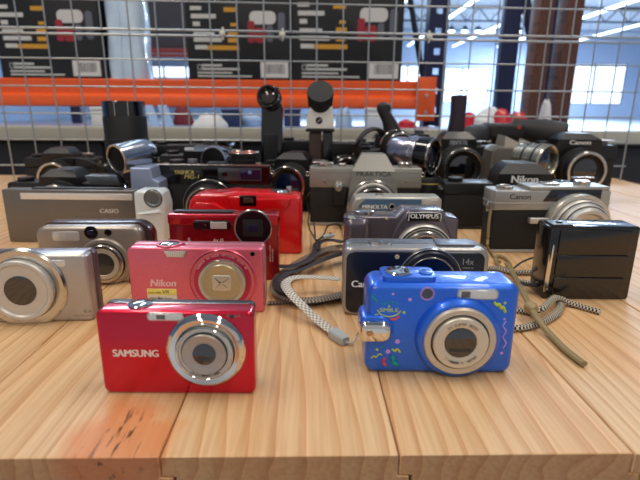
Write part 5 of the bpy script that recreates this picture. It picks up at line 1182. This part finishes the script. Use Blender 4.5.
pa, pb = Vector(cordp([(333, 331.5)], 3.2)[0]), Vector(cordp([(346, 341)], 3.2)[0])
def clipf(m):
    d = (pb-pa).normalized(); s_ = Vector((-d.y, d.x, 0)); L_ = (pb-pa).length
    m.loft([[pa+d*tt+s_*w_+Vector((0, 0, hh)) for w_, hh in ((-ww, -2.6), (ww, -2.6), (ww, 1.4), (ww-.8, 2.4), (-ww+.8, 2.4), (-ww, 1.4))] for tt, ww in ((0, 3.7), (1, 4.1), (L_*.7, 3.8), (L_, 2.6))])
part(c1, 'clip', M('grey_clip_plastic', (172, 178, 176), .35, coat=.3), clipf)
mb = MB(); mb.tube(cordp([(345, 341, 3)])+cordp([(350, 343, 2), (355, 340, 3), (358, 333, 8)])+[tuple(Vector((X0.x, 0, 0))*0+at(363, 329, 243))], .6, 6, 6); mb.build('thin_loop', M('pale_thin_cord', (196, 190, 176), .6), c1)
cord('neck_strap', 'grey-brown braided neck strap looping round the left of the silver woven strap', 'strap', greyb, [(344, 246), (326, 249), (308, 257), (293, 266), (281, 276), (276, 287), (284, 296), (300, 300), (320, 299), (344, 294)], 5.4, .24, 5.5)
cord('neck_strap', 'dark brown neck strap partly under the silver woven strap, ending at its left bend', 'strap', dk, [(344, 253), (330, 257), (312, 264), (298, 270), (286, 273), (278, 280), (282, 290), (292, 293)], 4.4, .25, 8.9)
cord('braided_cord', 'thin dark braided cord running from the pink camera to the black-faced one', 'cord', greyb, [(268, 303), (290, 302), (312, 303), (330, 300), (344, 298)], 1.9, .8, 1.7)
cord('neck_strap', 'flat black strap emerging beside the bright red film camera', 'strap', dk, [(274, 266), (292, 266), (308, 260), (316, 252), (318, 243), (330, 240), (342, 242)], 4.2, .25, 11.5)
cord('thin_cable', 'thin black wire hanging down beside the bright red film camera', 'cord', wire, [(306, 200, 20), (309, 212, 14), (308, 222, 6), (311, 232, 1.5), (316, 240, 13.6), (318, 250, 14.2)], .9)
cord('thin_cable', 'thin black wire loop in front of the nameplate SLR, right of the first wire', 'cord', wire, [(314, 223, 16), (315, 233, 10), (316, 240, 15.8), (323, 236, 16), (328, 226, 12), (338, 224, 3), (341, 228, 2)], .9)
ct = thing('strap_clip', 'small grey plastic clip lying on the straps near the mauve-grey camera', 'clip', on(328, 238, 13).x, on(328, 238, 13).y, 13.2, 40)
part(ct, 'body', M('grey_clip_plastic'), lambda m: m.slabz(rr(-8, 8, -3, 3, 1.5), 0, 3.6, 1)); part(ct, 'spring', chrome2, lambda m: m.lathe([(0, 0), (1.6, 0), (1.6, 1.6), (0, 1.8)], (3, 0, 3.6), (0, 0, 1), 16))
# tan cord from the silver rangefinder
tc_ = thing('wrist_strap', 'olive tan wrist cord hanging from the silver rangefinder and lying across the boards', 'strap', 0, 0, 0)
mb = MB(); mb.tube([tuple(at(491, 209, D_)) for D_ in (478,)]+[tuple(at(489, 222, 476)), tuple(at(488, 238, 474)), tuple(at(487.5, 247, 470)), *cordp([(492, 255, 1.6), (500, 262, 1.6)], 1.6)], 1.5, 8, 8); mb.build('thin_cord', tanc, tc_)
mb = MB(); mb.tube(cordp([(497, 256), (505, 258), (511, 266), (503, 268), (496, 262)], 2.2), 1.5, 8, 6, closed=True); mb.build('loop', tanc, tc_)
q1_, q2_ = on(531, 309, 6), on(504, 264, 3)
mb = MB(); mb.tube(cordp([(507, 264, 2.2), (514, 275, 4), (522, 290, 7.5), (530, 306, 9.5), (540, 322, 7), (552, 336, 3), (566, 350, 2.6), (584, 364, 2.6)], 2), 2.5, 8, 8, .7); mb.build('webbing', tanc, tc_)
q = on(531, 308, 9.5)
part(tc_, 'bead', M('tan_bead', (158, 136, 92), .4, coat=.3), lambda m: m.lathe([(0, -4.5), (3, -4.3), (4.6, -2), (4.6, 2), (3, 4.3), (0, 4.5)], q, (.35, -.9, 0), 28))
cord('braided_cord', 'black and white braided neck cord coiled on the boards right of the blue camera', 'cord', braid, [(484, 268), (496, 268.5), (512, 272), (540, 272.5)], 2.9, .8)
cord('braided_cord', 'black and white braided cord curling round beneath the tan wrist cord', 'cord', braid, [(516, 281, 2.3), (530, 284, 2.3), (548, 293, 2.3), (560, 303, 2.3), (556, 314, 2.3), (540, 323, 2.3), (520, 328, 2.3), (508, 327, 2.3)], 2.9, .75)
cord('braided_cord', 'black and white braided cord passing nearest the blue camera', 'cord', braid, [(506, 308, 2.2), (524, 311, 2.2), (541, 309, 6.5), (556, 298, 7), (575, 305, 2.2), (600, 312, 2.2)], 2.9, .75)
cord('thin_cable', 'thin black cord arching to the foot of the upright black boxy camera', 'cord', wire, [(514, 268, 6), (522, 262, 8), (532, 258, 11), (539, 256, 8)], .9)
cord('neck_strap', 'short dark strap end beside the foot of the upright black boxy camera', 'strap', dk, [(520, 283, 7.5), (530, 285, 7.2), (538, 285, 7)], 3, .4)
